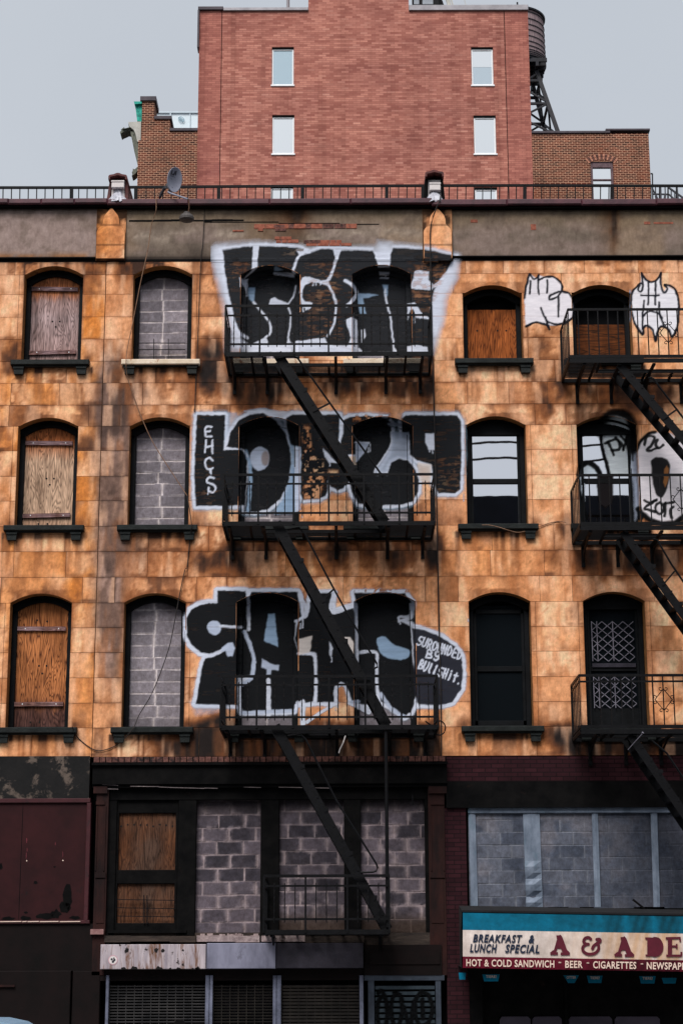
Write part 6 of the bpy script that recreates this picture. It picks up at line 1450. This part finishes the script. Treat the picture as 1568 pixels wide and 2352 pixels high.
mb = MB(); holes_wall(mb, X0, X1, 0, zt, Y2, [(wx0,wx1,wz0,wz1)], .25); mb.box(X0, X1, Y2+.5, Y2+14, 0, zt-.05); mb.quad((X1,Y2,0),(X1,Y2+14,0),(X1,Y2+14,zt),(X1,Y2,zt)); mb.build('wall', M['brownb'], br)
mb = MB(); mb.bbox(X0, XX(1400,308,Y2), Y2-.08, Y2+.5, zt, zt+.13, .02); mb.bbox(XX(1390,308,Y2), X1+.07, Y2-.09, Y2+.5, zt+.131, zt+.24, .02); mb.build('coping', M['coping'], br)
mb = MB(); xc = (wx0+wx1)/2
for r0 in (0, 1):
    for k in range(15):
        a = (k-7)/7*.62; R = 1.05+r0*.15; q = lambda r, t: (xc+r*math.sin(t), wz1-.93+r*math.cos(t))
        mb.prism([q(R, a-.036), q(R, a+.036), q(R+.13, a+.034), q(R+.13, a-.034)], Y2-.012, Y2+.05, k % 2)
mb.build('brick_arch', [simple('pale_arch_brick', S(150,96,76), S(184,132,110), 9, .9, bs=.3), M['brickrow']], br)
f = MB(); wfm = simple('mauve_window_frame', S(74,56,60), S(104,82,86), 4, .6, bs=.1)
for a, e in ((wx0+.003, wx0+.11),(wx1-.11, wx1-.003)): f.bbox(a, e, Y2+.05, Y2+.2, wz0+.003, wz1-.003)
f.bbox(wx0+.11, wx1-.11, Y2+.05, Y2+.2, wz1-.30, wz1-.004); f.bbox(wx0+.11, wx1-.11, Y2+.08, Y2+.2, wz1-.98, wz1-.90); f.bbox(wx0+.11, wx1-.11, Y2+.05, Y2+.2, wz0+.004, wz0+.08)
w = f.build('window', wfm, br); g = MB(); g.box(wx0+.11, wx1-.11, Y2+.14, Y2+.15, wz0+.08, wz1-.30); g.build('pane', M['glassw'], w); g = MB(); g.bbox(wx0-.12, wx1+.2, Y2-.08, Y2-.002, wz0-.14, wz0, .02); g.build('sill', M['offwhite'], w)
# far roof ladder and rails at the right edge
Y3 = Y2+1; rl = empty('roof_stair', W(1530, 470, Y3), 'dark steel roof stair and handrails against the sky at the right edge', 'stair')
mb = MB()
def l3(P, r=.05):
    for a, b in zip(P, P[1:]): mb.bar(W(*a, Y3), W(*b, Y3), r)
l3([(1493,399),(1497,399),(1498,470)],.06); l3([(1497,433),(1512,462)],.06); l3([(1497,446),(1535,446.5),(1552,462),(1560,470)],.07); l3([(1533,430),(1568,455),(1640,507)],.08)
for x in (1504,1515,1526,1533): l3([(x,428),(x+1,462)],.05 if x != 1515 else .1)
for k in range(7): l3([(1540+k*8,434+k*6),(1541+k*8,470)],.05)
l3([(1553,428),(1556,470)],.08); l3([(1505,450),(1512,470)],.1); l3([(1527,446),(1522,470)],.1); mb.build('rails', M['dmetal'], rl)
# pale glass box beyond
Yg = 75; pg = empty('rooftop_pavilion', W(405, 300, Yg), 'pale glass rooftop box beside the red tower with a faint leaf sign', 'building')
mb = MB(); xa, xe, za, ze = *pr(340, 258, 470, 320, Yg)[:2], 0, ZY(258, 405, Yg); mb.box(xa, xe, Yg, Yg+6, 0, ze); mb.build('glass_wall', M['paleg'], pg)
mb = MB(); mb.bar(W(340,258,Yg-.05), W(470,258,Yg-.05), .10); mb.bar(W(392,240*0+258,Yg-.05), W(391.5,320,Yg-.05), .08); mb.bar(W(437,258,Yg-.05), W(436,320,Yg-.05), .05); mb.build('joint', M['palel'], pg)
mb = MB(); P = [(410,270),(416,268),(421,271),(424,276),(422,279),(416,279),(411,276),(410,270)]; mb.tube([W(x,y,Yg-.08) for x,y in P], .022, 5); mb.tube([W(411,271,Yg-.08), W(423,279,Yg-.08)], .02, 5); mb.tube([W(412,269,Yg-.08), W(418,273,Yg-.08), W(420,279,Yg-.08)], .02, 5); mb.build('leaf_sign', simple('faint_blue_sign', S(140,168,182), S(150,178,190), 3, .6, bs=0), pg)
# ---------------------------------------------------------------- water tank
YW = 62.0; P0 = W(1184, 156, YW); PT = ZY(52, 1184, YW); R = XX(1252, 156, YW)-P0.x; zb = P0.z
tank = empty('water_tank', (P0.x, YW, ZY(303, 1184, YW)), 'round timber water tank on black steel legs behind the red tower', 'water tank')
mb = MB(); mb.lathe([(R,zb),(R*.985,(zb+PT)/2),(R*.965,PT)], P0.x, YW, 48); mb.build('tub', M['tankw'], tank, smooth=False)
mb = MB()
for t in (.0,.035,.075,.12,.20,.30,.42,.55,.67,.80,.95): z = zb+(PT-zb)*t; r = R*(1.006-.03*t); mb.lathe([(r,z-.018),(r+.025,z-.018),(r+.025,z+.018),(r,z+.018)], P0.x, YW, 48)
mb.build('hoop', M['tanks'], tank)
mb = MB(); mb.lathe([(R*1.0,PT),(R*1.03,PT),(R*1.035,PT+.10),(R*.98,PT+.14),(.12,PT+.55),(.06,PT+.6)], P0.x, YW, 48); mb.tube([(P0.x+.05,YW-R*.75,PT+.1),(P0.x+.05,YW-R*.75,PT+.55)], .05, 6); mb.build('tank_roof', M['tanks'], tank)
mb = MB(); mb.lathe([(R*.99,zb-.14),(R*.99,zb-.002)], P0.x, YW, 48); n = 7
for k in range(-3, 4): mb.box(P0.x-R*.95, P0.x+R*.95, YW+k*R*.28-.06, YW+k*R*.28+.06, zb-.36, zb-.141)
for s in (-1, 1): mb.box(P0.x+s*R*.62-.08, P0.x+s*R*.62+.08, YW-R*.9, YW+R*.9, zb-.62, zb-.361)
mb.build('deck', M['tanks'], tank)
zg = ZY(306, 1184, YW)-1.0
top = [(sx*R*.62, sy*R*.55) for sx in (-1,1) for sy in (-1,1)]; bot = [(sx*R*1.28, sy*R*.95) for sx in (-1,1) for sy in (-1,1)]
for (a, b), (c_, d) in zip(top, bot):
    mb = MB(); mb.bar((P0.x+a,YW+b,zb-.6),(P0.x+c_,YW+d,zg),.20,.16); mb.build('leg', M['tanks'], tank)
mb = MB(); at = lambda i, t: (P0.x+top[i][0]+(bot[i][0]-top[i][0])*t, YW+top[i][1]+(bot[i][1]-top[i][1])*t, zb-.6+(zg-zb+.6)*t)
for i, j in ((0,1),(1,3),(3,2),(2,0)):
    for t0, t1 in ((.05,.48),(.5,.98)): mb.bar(at(i,t0), at(j,t1), .09); mb.bar(at(j,t0), at(i,t1), .09)
    mb.bar(at(i,.5), at(j,.5), .12); mb.bar(at(i,.16), at(j,.16), .14)
mb.tube([(P0.x,YW,zb-.4),(P0.x,YW,zg)], .16, 10); mb.build('bracing', M['tanks'], tank)
# ---------------------------------------------------------------- street: car, parking meter, the far side of the street
YC = -5.4; q = W(28, 2337, YC); cz = q.z
car = empty('parked_car', (q.x-2.3, YC, -.12), 'pale blue car parked at the kerb, only its roof corner showing bottom left', 'car')
x1c = q.x+1.25; L0 = x1c-4.5; k_ = cz/1.5
def carprof(): return [(L0,.35),(L0+.05,.75),(L0+.9,.92),(L0+1.7,1.42),(L0+2.3,1.5),(L0+3.1,1.49),(L0+3.35,1.44),(L0+4.1,1.0),(L0+4.45,.9),(L0+4.5,.4)]
mb = MB(); pf = [(x, z*k_) for x, z in carprof()]; mb.prism([(L0,.3)]+pf[0:3]+[(L0+4.1,1.0*k_)]+pf[8:]+[(L0+4.5,.3)], YC-.85, YC+.85)
mb.prism([pf[2],pf[3],(L0+1.72,1.44*k_),pf[4],pf[5],pf[6],pf[7]], YC-.72, YC+.72); mb.build('body', M['carp'], car)
mb = MB(); mb.prism([(L0+1.15,1.0*k_),(L0+1.78,1.38*k_),(L0+2.3,1.42*k_),(L0+3.25,1.40*k_),(L0+3.85,1.02*k_)], YC-.73, YC-.72); mb.build('side_window', M['glassd'], car)
for x in (L0+.85, L0+3.65):
    for y in (YC-.8, YC+.62):
        mb = MB(); n = 20; pts = [(x+.31*math.cos(t*2*math.pi/n), .2+.31*math.sin(t*2*math.pi/n)) for t in range(n)]; mb.prism(pts, y, y+.2); mb.build('wheel', M['tyre'], car)
YM = -4.6; p = W(413, 2342, YM); meter = empty('parking_meter', (p.x, YM, 0), 'dark dome of a parking meter at the bottom edge before the shutter', 'parking meter')
mb = MB(); mb.tube([(p.x,YM,0),(p.x,YM,p.z-.3)], .035, 10); mb.build('pole', M['dmetal'], meter)
mb = MB(); mb.prism([(p.x-.075,p.z-.32),(p.x+.075,p.z-.32),(p.x+.085,p.z-.1)]+[(p.x+.085*math.cos(t*math.pi/10), p.z-.085+.085*math.sin(t*math.pi/10)) for t in range(11)]+[(p.x-.085,p.z-.1)], YM-.06, YM+.06); mb.build('meter_head', M['soot'], meter)
YO = -46.0; zo = 2.0+8.0+46*.262
ob = empty('street_block', (0, YO, 0), 'long dark block across the street, mirrored in the lower panes', 'building')
mb = MB(); mb.box(-45, 45, YO-8, YO, 0, zo); mb.box(-6, 2, YO-6, YO-1, zo, zo+.25); mb.build('wall', M['opp'], ob)
for k, (y, z, s) in enumerate(((-36,20.8,.15),(-36.3,21.5,.1),(-36.6,22.0,.05))):
    mb = MB(); mb.tube([(x, y, z+.5*((x-8)/14)**2+.10*math.sin(x*1.3)) for x in np.linspace(-24, 30, 90)], .045, 6); o = mb.build('overhead_cable', M['cable']); tag(o, ('lowest overhead street cable mirrored in the glazed sash', 'middle overhead street cable mirrored in the glazed sash', 'topmost overhead street cable mirrored in the glazed sash')[k], 'cable', 'overhead street cables')
# ---------------------------------------------------------------- camera, sky, sun
cam = bpy.data.cameras.new('camera'); co = bpy.data.objects.new('camera', cam); COL.objects.link(co)
co.matrix_world = Matrix.Translation(CAM) @ RM.to_4x4(); cam.sensor_fit = 'VERTICAL'; cam.sensor_height = 36; cam.sensor_width = 24; cam.lens = 36*F/2352; cam.clip_end = 2000
SC.camera = co
SUN_EL, SUN_AZ = math.radians(52), math.radians(200)
w = bpy.data.worlds.new('World'); SC.world = w; w.use_nodes = True; nt = w.node_tree; bg = nt.nodes['Background']
sky = nt.nodes.new('ShaderNodeTexSky'); sky.sky_type = 'NISHITA'; sky.sun_disc = False; sky.sun_elevation = SUN_EL; sky.sun_rotation = SUN_AZ; sky.dust_density = 4; sky.air_density = 1.0; sky.ozone_density = 1.5
hs = nt.nodes.new('ShaderNodeHueSaturation'); hs.inputs['Saturation'].default_value = .30; nt.links.new(sky.outputs[0], hs.inputs['Color'])
mx = nt.nodes.new('ShaderNodeMix'); mx.data_type = 'RGBA'; mx.inputs[0].default_value = .80; mx.inputs[7].default_value = (4.95, 5.35, 5.9, 1); nt.links.new(hs.outputs[0], mx.inputs[6])
tcw = nt.nodes.new('ShaderNodeTexCoord'); cn = noise(nt, tcw.outputs['Generated'], 2.2, 5, .55); cl_ = mix(nt, 1.0, mx.outputs[2], ramp(nt, cn, [(.3, (.95,.955,.965)), (.7, (1.04,1.035,1.03))]), 'MULTIPLY')
nt.links.new(cl_, bg.inputs['Color']); bg.inputs['Strength'].default_value = .083
sl_ = bpy.data.lights.new('sun', 'SUN'); sl_.energy = 2.25; sl_.angle = math.radians(30); sl_.color = (1, .965, .93); so = bpy.data.objects.new('sun', sl_); COL.objects.link(so)
d = Vector((math.sin(SUN_AZ)*math.cos(SUN_EL), math.cos(SUN_AZ)*math.cos(SUN_EL), math.sin(SUN_EL))); so.rotation_euler = d.to_track_quat('Z', 'Y').to_euler()
vs = SC.view_settings; vs.view_transform = 'Standard'; vs.look = 'None'; vs.exposure = 0.55; vs.gamma = 1
SC.cycles.max_bounces = 5; SC.cycles.transparent_max_bounces = 8; SC.cycles.use_denoising = True
